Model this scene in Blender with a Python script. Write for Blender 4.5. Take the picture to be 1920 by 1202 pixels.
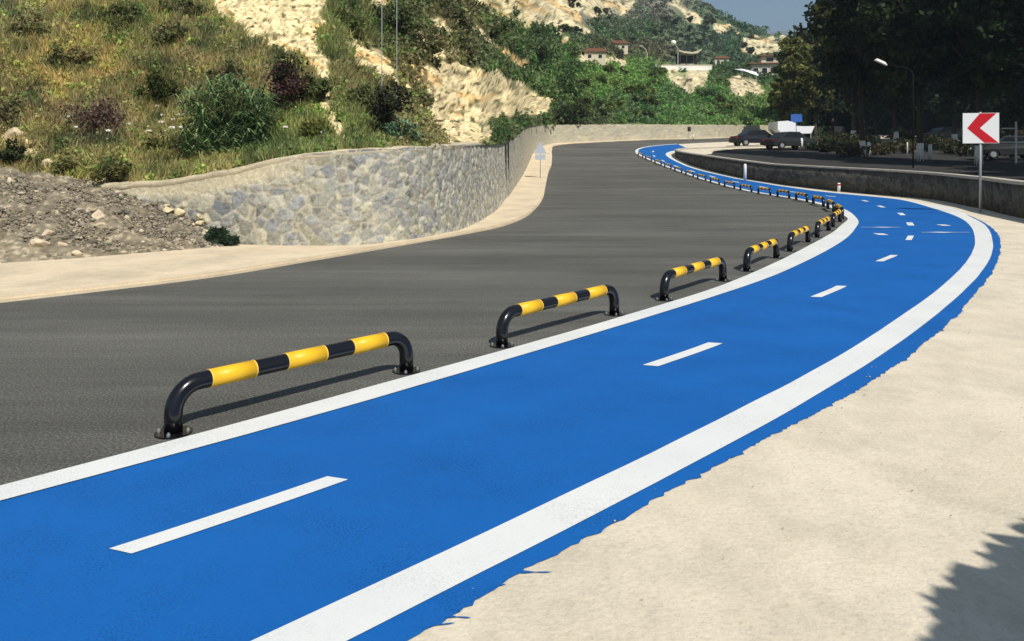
import bpy, bmesh, math, random
import numpy as np
from mathutils import Vector, Matrix, noise as mn
for o in list(bpy.data.objects): bpy.data.objects.remove(o)
S = bpy.context.scene
COL = S.collection
random.seed(7); RNG = np.random.default_rng(7)
R = math.radians
# ------------------------------------------------------------------ camera, sky, sun
F0, HZ, EYE = 1500.0, 300.0, 1.52          # focal length and horizon row of the 1920x1202 photograph, eye height
cd = bpy.data.cameras.new("camera"); cam = bpy.data.objects.new("camera", cd); COL.objects.link(cam); S.camera = cam
cd.sensor_width = 36; cd.lens = F0/1920*36; cd.clip_end = 9000; cd.clip_start = .05
cam.location = (0, 0, EYE); cam.rotation_euler = (R(90), 0, 0); cd.shift_y = -(601-HZ)/1920
SUN = Vector((.48*.643, -.877*.643, .766)).normalized()
w = bpy.data.worlds.new("World"); S.world = w; w.use_nodes = True
nt = w.node_tree; bg = nt.nodes['Background']; sk = nt.nodes.new('ShaderNodeTexSky'); sk.sky_type = 'NISHITA'
sk.sun_disc = False; sk.sun_elevation = math.asin(SUN.z); sk.sun_rotation = math.atan2(SUN.x, SUN.y)
sk.air_density = 1.0; sk.dust_density = .3; sk.ozone_density = 2.0
nt.links.new(sk.outputs[0], bg.inputs[0]); bg.inputs[1].default_value = .066
sl = bpy.data.lights.new("sun", 'SUN'); sl.energy = 4.95; sl.angle = R(.5); sl.color = (1, .94, .845)
so = bpy.data.objects.new("sun", sl); COL.objects.link(so); so.rotation_euler = SUN.to_track_quat('Z', 'Y').to_euler()
S.view_settings.view_transform = 'Standard'; S.view_settings.look = 'None'; S.view_settings.exposure = 0.32
S.render.engine = 'CYCLES'
# ------------------------------------------------------------------ helpers
def tag(o, label=None, cat=None, group=None, kind=None):
    if label: o['label'] = label
    if cat: o['category'] = cat
    if group: o['group'] = group
    if kind: o['kind'] = kind
    return o
def empty(name, loc, rz=0, label=None, cat=None, group=None):
    o = bpy.data.objects.new(name, None); COL.objects.link(o); o.location = loc; o.rotation_euler = (0, 0, rz)
    o.empty_display_size = .1
    return tag(o, label, cat, group)
def link(name, me, mat=None, parent=None, smooth=False):
    if mat: me.materials.append(mat)
    if smooth: me.polygons.foreach_set('use_smooth', [True]*len(me.polygons))
    o = bpy.data.objects.new(name, me); COL.objects.link(o)
    if parent: o.parent = parent
    return o
def mesh_np(name, V, F, mat=None, parent=None, fcol=None, vcol=None, smooth=False):
    """V (n,3), F (m,k) same-size faces; optional face or vertex colours."""
    V = np.asarray(V, np.float32); F = np.asarray(F, np.int32); k = F.shape[1]
    me = bpy.data.meshes.new(name)
    me.vertices.add(len(V)); me.vertices.foreach_set('co', V.ravel())
    me.loops.add(F.size); me.loops.foreach_set('vertex_index', F.ravel())
    me.polygons.add(len(F)); me.polygons.foreach_set('loop_start', np.arange(0, F.size, k, dtype=np.int32))
    me.update(calc_edges=True)
    if fcol is not None:
        a = me.color_attributes.new('Col', 'FLOAT_COLOR', 'CORNER')
        c = np.concatenate([fcol, np.ones((len(fcol), 1))], 1).astype(np.float32)
        a.data.foreach_set('color', np.repeat(c, k, 0).ravel())
    if vcol is not None:
        a = me.color_attributes.new('Col', 'FLOAT_COLOR', 'POINT')
        a.data.foreach_set('color', np.concatenate([vcol, np.ones((len(vcol), 1))], 1).astype(np.float32).ravel())
    return link(name, me, mat, parent, smooth)
def bm_obj(name, bm, mat=None, parent=None, smooth=False):
    me = bpy.data.meshes.new(name); bm.normal_update(); bm.to_mesh(me); bm.free()
    return link(name, me, mat, parent, smooth)
def box(bm, c, s, rz=0, taper=1.0):
    m = Matrix.Translation(c) @ Matrix.Rotation(rz, 4, 'Z')
    vs = []
    for z in (-.5, .5):
        k = taper if z > 0 else 1
        for x, y in ((-.5, -.5), (.5, -.5), (.5, .5), (-.5, .5)):
            vs.append(bm.verts.new(m @ Vector((x*s[0]*k, y*s[1]*k, z*s[2]))))
    for f in ((3, 2, 1, 0), (4, 5, 6, 7), (0, 1, 5, 4), (1, 2, 6, 5), (2, 3, 7, 6), (3, 0, 4, 7)):
        bm.faces.new([vs[i] for i in f])
def tube(bm, pts, rad, n=12, caps=True):
    pts = [Vector(p) for p in pts]; rads = rad if isinstance(rad, (list, tuple)) else [rad]*len(pts)
    rings = []; up = Vector((0, 0, 1))
    d0 = (pts[1]-pts[0]).normalized()
    a = d0.cross(up) if abs(d0.z) < .95 else d0.cross(Vector((1, 0, 0)))
    a.normalize()
    for i, p in enumerate(pts):
        d = (pts[min(i+1, len(pts)-1)]-pts[max(i-1, 0)]).normalized()
        a = (a-d*a.dot(d)).normalized(); b = d.cross(a)
        rings.append([bm.verts.new(p+(a*math.cos(t)+b*math.sin(t))*rads[i]) for t in [2*math.pi*j/n for j in range(n)]])
    for r0, r1 in zip(rings, rings[1:]):
        for j in range(n): bm.faces.new((r0[j], r0[(j+1) % n], r1[(j+1) % n], r1[j]))
    if caps:
        bm.faces.new(rings[0][::-1]); bm.faces.new(rings[-1])
def prism(bm, poly, y0, y1):
    """polygon in x,z extruded along y"""
    a = [bm.verts.new((x, y0, z)) for x, z in poly]; b = [bm.verts.new((x, y1, z)) for x, z in poly]
    n = len(poly)
    bm.faces.new(a); bm.faces.new(b[::-1])
    for i in range(n): bm.faces.new((a[i], b[i], b[(i+1) % n], a[(i+1) % n]))
    bmesh.ops.recalc_face_normals(bm, faces=bm.faces)
def copy_tree(o, parent=None):
    c = o.copy(); COL.objects.link(c); c.parent = parent
    for ch in [x for x in KIDS.get(o.name, [])]: copy_tree(ch, c)
    return c
KIDS = {}
def kids_of(o):
    for c in o.children: KIDS.setdefault(o.name, []).append(c); kids_of(c)
def spline(pts, step=.3):
    """Catmull-Rom through 2-D (or n-D) points, resampled about every step"""
    P = [np.array(p, float) for p in pts]; P = [2*P[0]-P[1]]+P+[2*P[-1]-P[-2]]; out = []
    for i in range(1, len(P)-2):
        p0, p1, p2, p3 = P[i-1:i+3]; n = max(1, int(np.linalg.norm((p2-p1)[:2])/step))
        # centripetal
        t0 = 0; al = .5
        d = lambda a, b: max(np.linalg.norm((b-a)[:2]), 1e-4)**al
        t1 = t0+d(p0, p1); t2 = t1+d(p1, p2); t3 = t2+d(p2, p3)
        for j in range(n):
            t = t1+(t2-t1)*j/n
            A1 = (t1-t)/(t1-t0)*p0+(t-t0)/(t1-t0)*p1; A2 = (t2-t)/(t2-t1)*p1+(t-t1)/(t2-t1)*p2; A3 = (t3-t)/(t3-t2)*p2+(t-t2)/(t3-t2)*p3
            B1 = (t2-t)/(t2-t0)*A1+(t-t0)/(t2-t0)*A2; B2 = (t3-t)/(t3-t1)*A2+(t-t1)/(t3-t1)*A3
            out.append((t2-t)/(t2-t1)*B1+(t-t1)/(t2-t1)*B2)
    out.append(P[-2]); return np.array(out)
def flat(px, py):                          # ground point (level part of the site) seen at a photo pixel
    Y = EYE*F0/(py-HZ); return ((px-960)*Y/F0, Y)
def fl(*a): return [flat(*p) for p in a]
def offset(c, d):                          # to the left of travel
    t = np.gradient(c, axis=0); t /= np.linalg.norm(t, axis=1)[:, None]
    return c+np.stack([-t[:, 1], t[:, 0]], 1)*d
# road height profile along Y, and of the upper ground behind the right wall
PY = np.array([-500, 34, 36, 38, 42, 47, 52, 56, 60, 65, 72, 80, 95, 110, 200, 4000.])
PZ = np.array([0, 0, .01, .04, .17, .42, .78, 1.1, 1.5, 2.0, 2.75, 3.55, 4.4, 5.0, 8.0, 8.0])
def P(y): return np.interp(y, PY, PZ)
UY = np.array([-500, 20, 30, 38, 44, 53, 60, 64, 70, 80, 95, 110, 200, 4000.])
UZ = np.array([.8, .84, .92, 1.08, 1.22, 1.72, 2.05, 2.25, 2.62, 3.5, 4.38, 5.0, 8.0, 8.0])
def U(y): return np.interp(y, UY, UZ)
KN = [float(k) for k in sorted(set(list(range(34, 112, 2))+[47, 65, 95]))]
def sheet(name, poly, off, mat, prof=None, knots=KN, parent=None, thick=0):
    prof = prof or P
    bm = bmesh.new(); vs = [bm.verts.new((x, y, 0)) for x, y in poly]
    f = bm.faces.new(vs); bmesh.ops.triangulate(bm, faces=[f], ngon_method='EAR_CLIP')
    ys = [p[1] for p in poly]
    for k in knots:
        if min(ys) < k < max(ys):
            bmesh.ops.bisect_plane(bm, geom=bm.verts[:]+bm.edges[:]+bm.faces[:], plane_co=(0, k, 0), plane_no=(0, 1, 0), dist=1e-5)
    for v in bm.verts: v.co.z = float(prof(v.co.y))+off
    bm.normal_update()
    for f in bm.faces:
        if f.normal.z < 0: f.normal_flip()
    if thick:
        g = bmesh.ops.extrude_face_region(bm, geom=bm.faces[:])
        for v in g['geom']:
            if isinstance(v, bmesh.types.BMVert): v.co.z += thick
        bmesh.ops.recalc_face_normals(bm, faces=bm.faces)
    return bm_obj(name, bm, mat, parent)
# ------------------------------------------------------------------ materials
def mat(name, col, rough=.8, spec=.3, metal=0):
    m = bpy.data.materials.new(name); m.use_nodes = True; b = m.node_tree.nodes['Principled BSDF']
    b.inputs['Base Color'].default_value = (*col, 1); b.inputs['Roughness'].default_value = rough
    b.inputs['Specular IOR Level'].default_value = spec; b.inputs['Metallic'].default_value = metal
    return m
class N:
    def __init__(s, m): s.t = m.node_tree; s.b = s.t.nodes['Principled BSDF']
    def n(s, typ, **kw):
        x = s.t.nodes.new(typ)
        for k, v in kw.items():
            if k in x.inputs: x.inputs[k].default_value = v
            else: setattr(x, k, v)
        return x
    def l(s, a, b): s.t.links.new(a, b)
    def pos(s, scale=(1, 1, 1), rot=(0, 0, 0)):
        g = s.n('ShaderNodeNewGeometry'); mp = s.n('ShaderNodeMapping'); mp.inputs['Scale'].default_value = scale; mp.inputs['Rotation'].default_value = rot
        s.l(g.outputs['Position'], mp.inputs[0]); return mp.outputs[0]
    def noise(s, vec, scale, detail=4, rough=.6):
        x = s.n('ShaderNodeTexNoise'); x.inputs['Scale'].default_value = scale; x.inputs['Detail'].default_value = detail; x.inputs['Roughness'].default_value = rough
        s.l(vec, x.inputs['Vector']); return x.outputs[0]
    def ramp(s, fac, stops):
        r = s.n('ShaderNodeValToRGB'); e = r.color_ramp.elements
        while len(e) < len(stops): e.new(.5)
        for i, (p, c) in enumerate(stops): e[i].position = p; e[i].color = (*c, 1)
        s.l(fac, r.inputs[0]); return r.outputs[0]
    def mix(s, fac, a, b, mode='MIX'):
        x = s.n('ShaderNodeMix'); x.data_type = 'RGBA'; x.blend_type = mode
        if isinstance(fac, float): x.inputs[0].default_value = fac
        else: s.l(fac, x.inputs[0])
        for v, i in ((a, 6), (b, 7)):
            if isinstance(v, tuple): x.inputs[i].default_value = (*v, 1)
            else: s.l(v, x.inputs[i])
        return x.outputs[2]
    def bump(s, h, strength, dist):
        x = s.n('ShaderNodeBump'); x.inputs['Strength'].default_value = strength; x.inputs['Distance'].default_value = dist
        s.l(h, x.inputs['Height']); s.l(x.outputs[0], s.b.inputs['Normal'])
g3 = lambda v: (v, v, v)
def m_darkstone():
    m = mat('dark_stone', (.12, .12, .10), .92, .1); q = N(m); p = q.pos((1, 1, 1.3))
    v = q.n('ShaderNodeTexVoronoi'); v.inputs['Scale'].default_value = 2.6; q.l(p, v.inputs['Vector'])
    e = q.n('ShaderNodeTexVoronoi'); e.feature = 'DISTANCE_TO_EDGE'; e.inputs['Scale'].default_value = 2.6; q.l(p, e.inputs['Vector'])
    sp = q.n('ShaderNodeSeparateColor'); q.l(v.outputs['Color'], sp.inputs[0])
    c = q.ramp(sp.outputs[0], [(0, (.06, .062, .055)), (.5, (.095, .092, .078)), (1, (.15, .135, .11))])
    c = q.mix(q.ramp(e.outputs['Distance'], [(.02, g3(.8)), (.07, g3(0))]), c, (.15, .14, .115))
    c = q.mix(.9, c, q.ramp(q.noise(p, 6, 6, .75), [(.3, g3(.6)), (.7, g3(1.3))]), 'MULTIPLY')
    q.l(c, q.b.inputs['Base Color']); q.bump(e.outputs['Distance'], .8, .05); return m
def m_asphalt():
    m = mat('asphalt', g3(.1), .85, .25); q = N(m); p = q.pos()
    fine = q.noise(p, 62, 4, .8); big = q.noise(p, .35, 4, .6)
    st = q.noise(q.pos((.35, 3.2, 1), (0, 0, R(-62))), 1.1, 5, .65)
    c = q.ramp(fine, [(.32, (.042, .042, .037)), (.5, (.088, .087, .077)), (.68, (.24, .235, .21))])
    c = q.mix(.75, c, q.ramp(st, [(.3, g3(.76)), (.5, g3(1.0)), (.7, g3(1.25))]), 'MULTIPLY')
    c = q.mix(.8, c, q.ramp(big, [(.3, g3(.85)), (.7, g3(1.15))]), 'MULTIPLY')
    wt = q.noise(q.pos((.10, .9, 1), (0, 0, R(-50))), .8, 3, .5)
    c = q.mix(.8, c, q.ramp(wt, [(.38, g3(.84)), (.5, g3(1.0)), (.62, g3(1.18))]), 'MULTIPLY')
    q.l(c, q.b.inputs['Base Color']); q.bump(fine, .5, .006); return m
def m_paint(name, c0, c1, wear, rough=.6, fine_s=60, strength=.25, dirt=.25):
    m = mat(name, c0, rough, .25); q = N(m); p = q.pos()
    a = q.noise(p, .8, 5, .6); f = q.noise(p, fine_s, 3, .7); sp = q.noise(p, 110, 2, .6); z = q.noise(p, 1.7, 4, .6)
    c = q.ramp(a, [(.3, c0), (.7, c1)])
    c = q.mix(q.ramp(f, [(.64, g3(0)), (.80, g3(.5))]), c, wear)
    # darker specks where the aggregate shows through, in patches
    m1 = q.n('ShaderNodeMath'); m1.operation = 'MULTIPLY'; q.l(q.ramp(sp, [(.50, g3(0)), (.62, g3(1))]), m1.inputs[0]); q.l(q.ramp(z, [(.42, g3(.15)), (.68, g3(1))]), m1.inputs[1])
    m2 = q.n('ShaderNodeMath'); m2.operation = 'MULTIPLY'; q.l(m1.outputs[0], m2.inputs[0]); m2.inputs[1].default_value = dirt
    c = q.mix(m2.outputs[0], c, tuple(v*.35 for v in c0))
    scf = q.noise(q.pos((.5, 5, 1), (0, 0, R(-38))), 2.2, 5, .7)
    c = q.mix(q.ramp(scf, [(.62, g3(0)), (.82, g3(.28))]), c, wear)
    q.l(c, q.b.inputs['Base Color']); q.bump(f, strength, .004); return m
def m_concrete(name, a, b, dark, sc=1.0):
    m = mat(name, a, .9, .15); q = N(m); p = q.pos()
    n1 = q.noise(p, .9*sc, 6, .62); n2 = q.noise(p, 38, 5, .75); n3 = q.noise(q.pos((1, .75, 1), (0, 0, .5)), 1.7*sc, 6, .72); n4 = q.noise(p, 85, 2, .5)
    c = q.ramp(n1, [(.28, b), (.62, a)])
    c = q.mix(q.ramp(n3, [(.42, g3(0)), (.70, g3(.8))]), c, dark)
    c = q.mix(.9, c, q.ramp(n2, [(.25, g3(.80)), (.5, g3(1)), (.75, g3(1.08))]), 'MULTIPLY')
    c = q.mix(q.ramp(n4, [(.66, g3(0)), (.74, g3(.4))]), c, tuple(v*.5 for v in dark))
    q.l(c, q.b.inputs['Base Color']); q.bump(n2, .6, .012); return m
def m_attr(name, rough=.9, spec=.1, nscale=20, namt=.35, bump=.0, trans=0, bscale=None):
    m = mat(name, (.3, .3, .3), rough, spec); q = N(m); at = q.n('ShaderNodeVertexColor'); at.layer_name = 'Col'
    p = q.pos(); f = q.noise(p, nscale, 5, .7)
    c = q.mix(1.0, at.outputs[0], q.ramp(f, [(.25, g3(1-namt)), (.75, g3(1+namt))]), 'MULTIPLY')
    q.l(c, q.b.inputs['Base Color'])
    if bump: q.bump(q.noise(p, bscale or nscale, 6, .7), .8, bump)
    if trans:
        tr = q.n('ShaderNodeBsdfTranslucent'); q.l(c, tr.inputs[0]); mx = q.n('ShaderNodeMixShader'); mx.inputs[0].default_value = trans
        out = q.t.nodes['Material Output']; q.l(q.b.outputs[0], mx.inputs[1]); q.l(tr.outputs[0], mx.inputs[2]); q.l(mx.outputs[0], out.inputs[0])
    return m
def m_leaf(name, col, amt=.35):
    m = mat(name, col, .6, .2); q = N(m); at = q.n('ShaderNodeVertexColor'); at.layer_name = 'Col'
    c = at.outputs[0]; q.l(c, q.b.inputs['Base Color'])
    tr = q.n('ShaderNodeBsdfTranslucent'); q.l(c, tr.inputs[0]); mx = q.n('ShaderNodeMixShader'); mx.inputs[0].default_value = amt
    out = q.t.nodes['Material Output']; q.l(q.b.outputs[0], mx.inputs[1]); q.l(tr.outputs[0], mx.inputs[2]); q.l(mx.outputs[0], out.inputs[0])
    return m
M = dict(
    asphalt=m_asphalt(),
    blue=m_paint('blue_paint', (.003, .102, .375), (.005, .122, .43), (.05, .22, .48), .7, 45, .4, .8),
    white=m_paint('white_paint', (.66, .68, .67), (.74, .745, .72), (.50, .52, .53), .65, 50, .25, .4),
    paving=m_concrete('pale_concrete', (.73, .65, .515), (.66, .58, .45), (.50, .445, .34)),
    walk=m_concrete('sidewalk_concrete', (.74, .62, .44), (.66, .54, .38), (.48, .40, .28), .6),
    cement=m_concrete('cement', (.62, .53, .36), (.48, .40, .27), (.30, .26, .19), 2),
    coping=m_concrete('coping_cement', (.55, .50, .42), (.45, .41, .34), (.30, .28, .24), 2),
    darkwall=m_darkstone(),
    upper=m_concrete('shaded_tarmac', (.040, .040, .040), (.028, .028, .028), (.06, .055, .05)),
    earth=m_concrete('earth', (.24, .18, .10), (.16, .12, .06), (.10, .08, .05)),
    wall=m_attr('stone_wall', .9, .15, 22, .28, .02),
    terrain=m_attr('hill_soil', .95, .05, 5, .35, .06),
    rubble=m_attr('rubble', .95, .05, 9, .35, .03),
    rock=m_attr('rock', .9, .1, 8, .3, .03),
    leaf=m_leaf('foliage', (.05, .08, .02)), bark=mat('bark', (.06, .045, .03), .9),
    lime=mat('limewash', (.75, .74, .70), .8), black=mat('black_enamel', (.006, .006, .008), .22, .5),
    yellow=mat('yellow_reflective', (.82, .47, .018), .45, .4), trim=mat('pale_tape', (.82, .52, .10), .5), bolt=mat('zinc', (.6, .6, .6), .35, .5, .8),
    grey=mat('galvanised', (.42, .43, .42), .5, .4, .3), red=mat('sign_red', (.55, .01, .02), .45),
    signw=mat('sign_white', (.80, .80, .80), .45), sblue=mat('sign_blue', (.03, .10, .35), .5), pale=mat('pale_grey_blue', (.42, .47, .55), .5),
    glass=mat('car_glass', (.01, .012, .015), .2, .4), tyre=mat('rubber', (.015, .015, .015), .8),
    carblue=mat('car_dark_blue', (.010, .012, .018), .4, .25), cargrey=mat('car_grey', (.022, .024, .026), .4, .25), cartan=mat('car_tan', (.16, .12, .07), .4, .3),
    roof=mat('roof_tile', (.22, .10, .06), .85), cream=mat('cream_render', (.62, .55, .42), .85), whitew=mat('white_render', (.80, .78, .74), .8),
    dark=mat('dark_opening', (.02, .02, .02), .8), canvas=mat('white_canvas', (.85, .86, .90), .7), brass=mat('lamp_silver', (.7, .7, .68), .4, .5, .3),
    mountain=m_concrete('mountain', (.20, .19, .14), (.13, .14, .09), (.10, .11, .08), .01))
# ------------------------------------------------------------------ plan curves
A_ = [(-13, -5), (-9, -2.2), (-6.2, .1), (-4.4, 1.7), (-3.1, 2.95)]+fl((0, 917), (125, 881), (250, 850), (437, 800), (600, 755), (840, 687), (1040, 633), (1200, 585), (1340, 542), (1457, 492), (1523, 458), (1562, 436), (1577, 423))+[(8.65, 20.6), (9.1, 22), (9.72, 24), (10.25, 26), (10.6, 28), (10.88, 30), (11.12, 33), (11.18, 36), (11.15, 40), (11.02, 47), (10.62, 56), (10.2, 62), (10.2, 66), (11.1, 70), (13.2, 73), (17, 75.6), (24, 79.2), (34, 87), (50, 98), (70, 108)]
B_ = [(-12.9, -5.15), (-8.9, -2.35), (-6.1, -.05), (-4.28, 1.55), (-2.96, 2.82)]+fl((0, 944), (125, 909), (250, 875), (480, 815), (600, 781), (840, 709), (1040, 650), (1200, 601), (1340, 557), (1440, 523), (1507, 493), (1557, 467), (1590, 445), (1605, 427))+[(8.45, 19.5), (9.25, 21.6), (10.02, 23.9), (10.5, 25.8), (10.85, 27.9), (11.12, 30), (11.36, 33), (11.42, 36), (11.38, 40), (11.24, 47), (10.84, 56), (10.42, 62), (10.42, 65.8), (11.28, 69.8), (13.35, 72.75), (17.1, 75.35), (24.1, 79), (34.1, 86.8), (50.1, 97.8), (70, 107.7)]
C_ = [(-8, -3.6), (-4.7, -1.0), (-3.25, .2), (-1.95, 1.4)]+fl((495, 1202), (800, 1052), (975, 975), (1125, 900), (1280, 826), (1405, 760), (1530, 697), (1623, 640), (1700, 587), (1747, 555), (1783, 523), (1805, 502), (1820, 480), (1828, 460), (1826, 437), (1820, 425), (1805, 412), (1780, 401), (1742, 389))+[(14.3, 28.6), (14.85, 31), (14.75, 35), (14.25, 39), (13.75, 43), (12.95, 48), (12.3, 53), (12.1, 58), (12.15, 62), (12.6, 65.5), (13.9, 68), (16.5, 70.2), (22, 73), (34, 80), (50, 91), (70, 101)]
D_ = [(-7.8, -3.9), (-4.5, -1.2), (-3.0, .05), (-1.7, 1.3)]+fl((660, 1202), (800, 1132), (975, 1045), (1125, 965), (1280, 882), (1405, 820), (1505, 760), (1605, 700), (1667, 660), (1717, 623), (1767, 583), (1808, 547), (1840, 512), (1857, 485), (1862, 463), (1860, 447), (1854, 431), (1842, 419), (1817, 406), (1786, 391))+[(14.55, 28.6), (15.1, 31), (15.0, 35), (14.48, 39), (13.98, 43), (13.18, 48), (12.52, 53), (12.32, 58), (12.42, 62), (12.85, 65.1), (14.1, 67.5), (16.6, 69.7), (22.1, 72.6), (34.1, 79.6), (50, 90.6), (70, 100.6)]
E_ = [(-7.6, -4.1), (-4.3, -1.4), (-2.85, -.1), (-1.5, 1.2)]+fl((765, 1202), (872, 1140), (940, 1105), (1050, 1040), (1150, 980), (1280, 908), (1430, 826), (1555, 766), (1625, 722), (1693, 678), (1735, 645), (1758, 627), (1792, 595), (1824, 556), (1850, 527), (1866, 500), (1874, 478), (1877, 460), (1871, 440), (1855, 424), (1826, 408))
RE_ = [(-22, -9), (-16, -4), (-11, 2), (-7.6, 6.1)]+fl((0, 568), (200, 545), (400, 520), (600, 487), (740, 463), (870, 440), (930, 428), (960, 419), (985, 408), (1000, 396))+[(.95, 27.5), (1.3, 33), (1.55, 38), (2.0, 46), (2.4, 52), (2.75, 56), (3.1, 62), (3.4, 68), (3.9, 72.4), (5.5, 74.8), (7.5, 76.2), (12.8, 79.2), (20, 83.2), (30, 94), (45, 106), (65, 118)]
WB_ = [(-12, 15.6), (-9.5, 15.6), (-7.8, 15.1), (-6.3, 14.6), (-4.88, 14.1), (-3.9, 13.92), (-2.87, 13.95), (-2.1, 14.4), (-1.62, 15.2), (-1.2, 16.6), (-.85, 19), (-.53, 22.8), (-.36, 27), (-.28, 30), (-.15, 33), (.02, 38), (.22, 42), (.8, 52), (1.25, 59), (1.76, 66), (2.5, 71), (4.0, 75), (7.2, 77.1), (12.8, 80), (20, 84), (30, 95), (45, 107), (90, 150), (200, 200)]
WT_ = [.9, 1.0, 1.05, 1.15, 1.38, 1.58, 1.69, 1.73, 1.77, 1.82, 1.90, 2.0, 2.13, 2.2, 2.36, 2.68, 2.95, 3.7, 4.08, 4.38, 4.6, 4.8, 4.9, 5.05, 5.2, 5.6, 6.0, 9, 12]
A, B, C, D, E, RE = [spline(c, .2) for c in (A_, B_, C_, D_, E_, RE_)]
def smooth(c, near, far, lim=12):
    out = c.copy()
    for i in range(len(c)):
        sg = near if c[i, 1] < lim else far; n = int(3*sg); n = min(n, i, len(c)-1-i)
        if n > 0:
            k = np.exp(-.5*(np.arange(-n, n+1)/sg)**2); k /= k.sum(); out[i] = (c[i-n:i+n+1]*k[:, None]).sum(0)
    return out
A, B, C, D, E = smooth(A, 3, 1.2), smooth(B, 3, 1.2), smooth(C, 3.5, 2.5), smooth(D, 3.5, 2.5), smooth(E, 2.5, 2)
def wob(c, amt, seed): return c+np.array([[mn.noise(Vector((p[0]*1.6, p[1]*1.6, seed)))*amt, mn.noise(Vector((p[0]*1.6, p[1]*1.6, seed+9)))*amt] for p in c])
A, B, C, D = wob(A, .004, 1), wob(B, .004, 2), wob(C, .005, 3), wob(D, .005, 4)
cut = lambda c: c[:next((i for i, p in enumerate(c) if p[1] > 66 and p[0] > 15.5), len(c))]
Ac, Bc, Cc_, Dc = cut(A), cut(B), cut(C), cut(D)
W3 = spline([(x, y, z) for (x, y), z in zip(WB_, WT_)], .25)
# ------------------------------------------------------------------ ground, road, paving, lane, lines
def big_ground():
    bm = bmesh.new(); xs = [-4000, -300, -60, -20, 0, 40, 120, 400, 4000]
    ys = [-4000, -60, 0]+KN+[200, 400, 1000, 6000]
    g = [[bm.verts.new((x, y, float(P(y))-.06)) for x in xs] for y in ys]
    for i in range(len(ys)-1):
        for j in range(len(xs)-1): bm.faces.new((g[i][j], g[i][j+1], g[i+1][j+1], g[i+1][j]))
    return tag(bm_obj('ground', bm, M['earth']), kind='structure')
big_ground()
def poly2(a, b): return [tuple(p) for p in a]+[tuple(p) for p in b[::-1]]
tag(sheet('road', poly2(RE, B), 0, M['asphalt']), kind='structure')
# sidewalk on the left: a slightly raised slab between road and wall / rubble
walk_l = [(-25, -4), (-18, 3), (-12.5, 8), (-9, 11), (-6, 15.2), (-4.9, 14.3), (-2.8, 14.2), (-1.5, 15.6), (-.9, 19.5), (-.4, 27), (-.1, 35), (.2, 41.5), (.85, 52), (1.3, 59), (1.8, 66), (2.5, 71), (4, 75.1), (7.2, 77.2), (12.8, 80.1), (20, 84.1), (30, 95.1), (45, 107.1), (66, 126)]
tag(sheet('sidewalk', poly2(spline(walk_l, .6), RE), -.03, M['walk'], thick=.065), kind='structure')
# kerb edge line of the sidewalk
tag(sheet('kerb', poly2(offset(RE, .22), offset(RE, .03)), -.02, M['white'] if 0 else M['walk'], thick=.085), kind='structure')
# right paving up to and beyond the wall foot
wall_r = spline([(-2, -14), (2, -7), (6, 0), (9.2, 8), (11.0, 13), (12.5, 18), (13.3, 20.9), (13.75, 22.4), (14.65, 25), (15.0, 26.4), (15.9, 29.6), (16.15, 31.7), (15.9, 35.5), (15.2, 39), (14.4, 43), (13.4, 49), (12.85, 54), (12.65, 60), (12.95, 63.6), (13.7, 65.8), (15.2, 67.2), (18, 69), (23, 71.4), (35, 78), (50, 88.5), (70, 98)], .35)
tag(sheet('paving', poly2(B, offset(wall_r, -.2)), .004, M['paving']), kind='structure')
# blue lane; its outer edge is brushed on by hand and ragged
Er = []
for i, p in enumerate(E):
    t = E[min(i+1, len(E)-1)]-E[max(i-1, 0)]; t = t/np.linalg.norm(t); nrm = np.array([t[1], -t[0]])
    for s in np.arange(0, 1, .125 if p[1] < 9 else .25):
        q = p+(E[min(i+1, len(E)-1)]-p)*s
        k = mn.noise(Vector((q[0]*2.2, q[1]*2.2, 0)))*.022+mn.noise(Vector((q[0]*9, q[1]*9, 3)))*.010+mn.noise(Vector((q[0]*38, q[1]*38, 3)))*.016
        k += max(0, mn.noise(Vector((q[0]*14, q[1]*14, 9)))-.32)*.07
        Er.append(q+nrm*k)
Er = np.array(Er)
mid_d = (C+offset(C, -.1))/2
far_d = [p for p in Dc if p[1] > E[-1][1]+.2 and p[1] < 130 and p[0] > 9]
blue_out = np.array([tuple(p) for p in Er]+[tuple(p-np.array([.08, 0])) for p in far_d if p[1] > 24.5])
tag(sheet('bike_lane', poly2(Bc, blue_out), .008, M['blue']), kind='structure')
tag(sheet('inner_edge_line', poly2(Ac, Bc), .012, M['white']), kind='structure')
tag(sheet('outer_edge_line', poly2(Cc_, Dc), .012, M['white']), kind='structure')
# splash flicks of blue paint on the concrete
def flick(x, y, a, L, wd):
    pts = []
    for i in range(7):
        t = i/6; pts.append((x+math.cos(a)*L*t, y+math.sin(a)*L*t+.25*L*t*t*.3, wd*(1-t)**.7*(.6+.4*math.sin(9*t))))
    return [(p[0], p[1]+p[2]) for p in pts]+[(p[0], p[1]-p[2]-.001) for p in pts[::-1]]
for px, py, a, L in ((985, 1081, -.1, .13), (925, 1113, .3, .08), (845, 1165, -.2, .10), (800, 1186, .1, .12), (1088, 1016, .1, .05)):
    x, y = flat(px, py); tag(sheet('paint_flick', flick(x-.03, y+.02, a, L, .012), .009, M['blue']), kind='structure')
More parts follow.
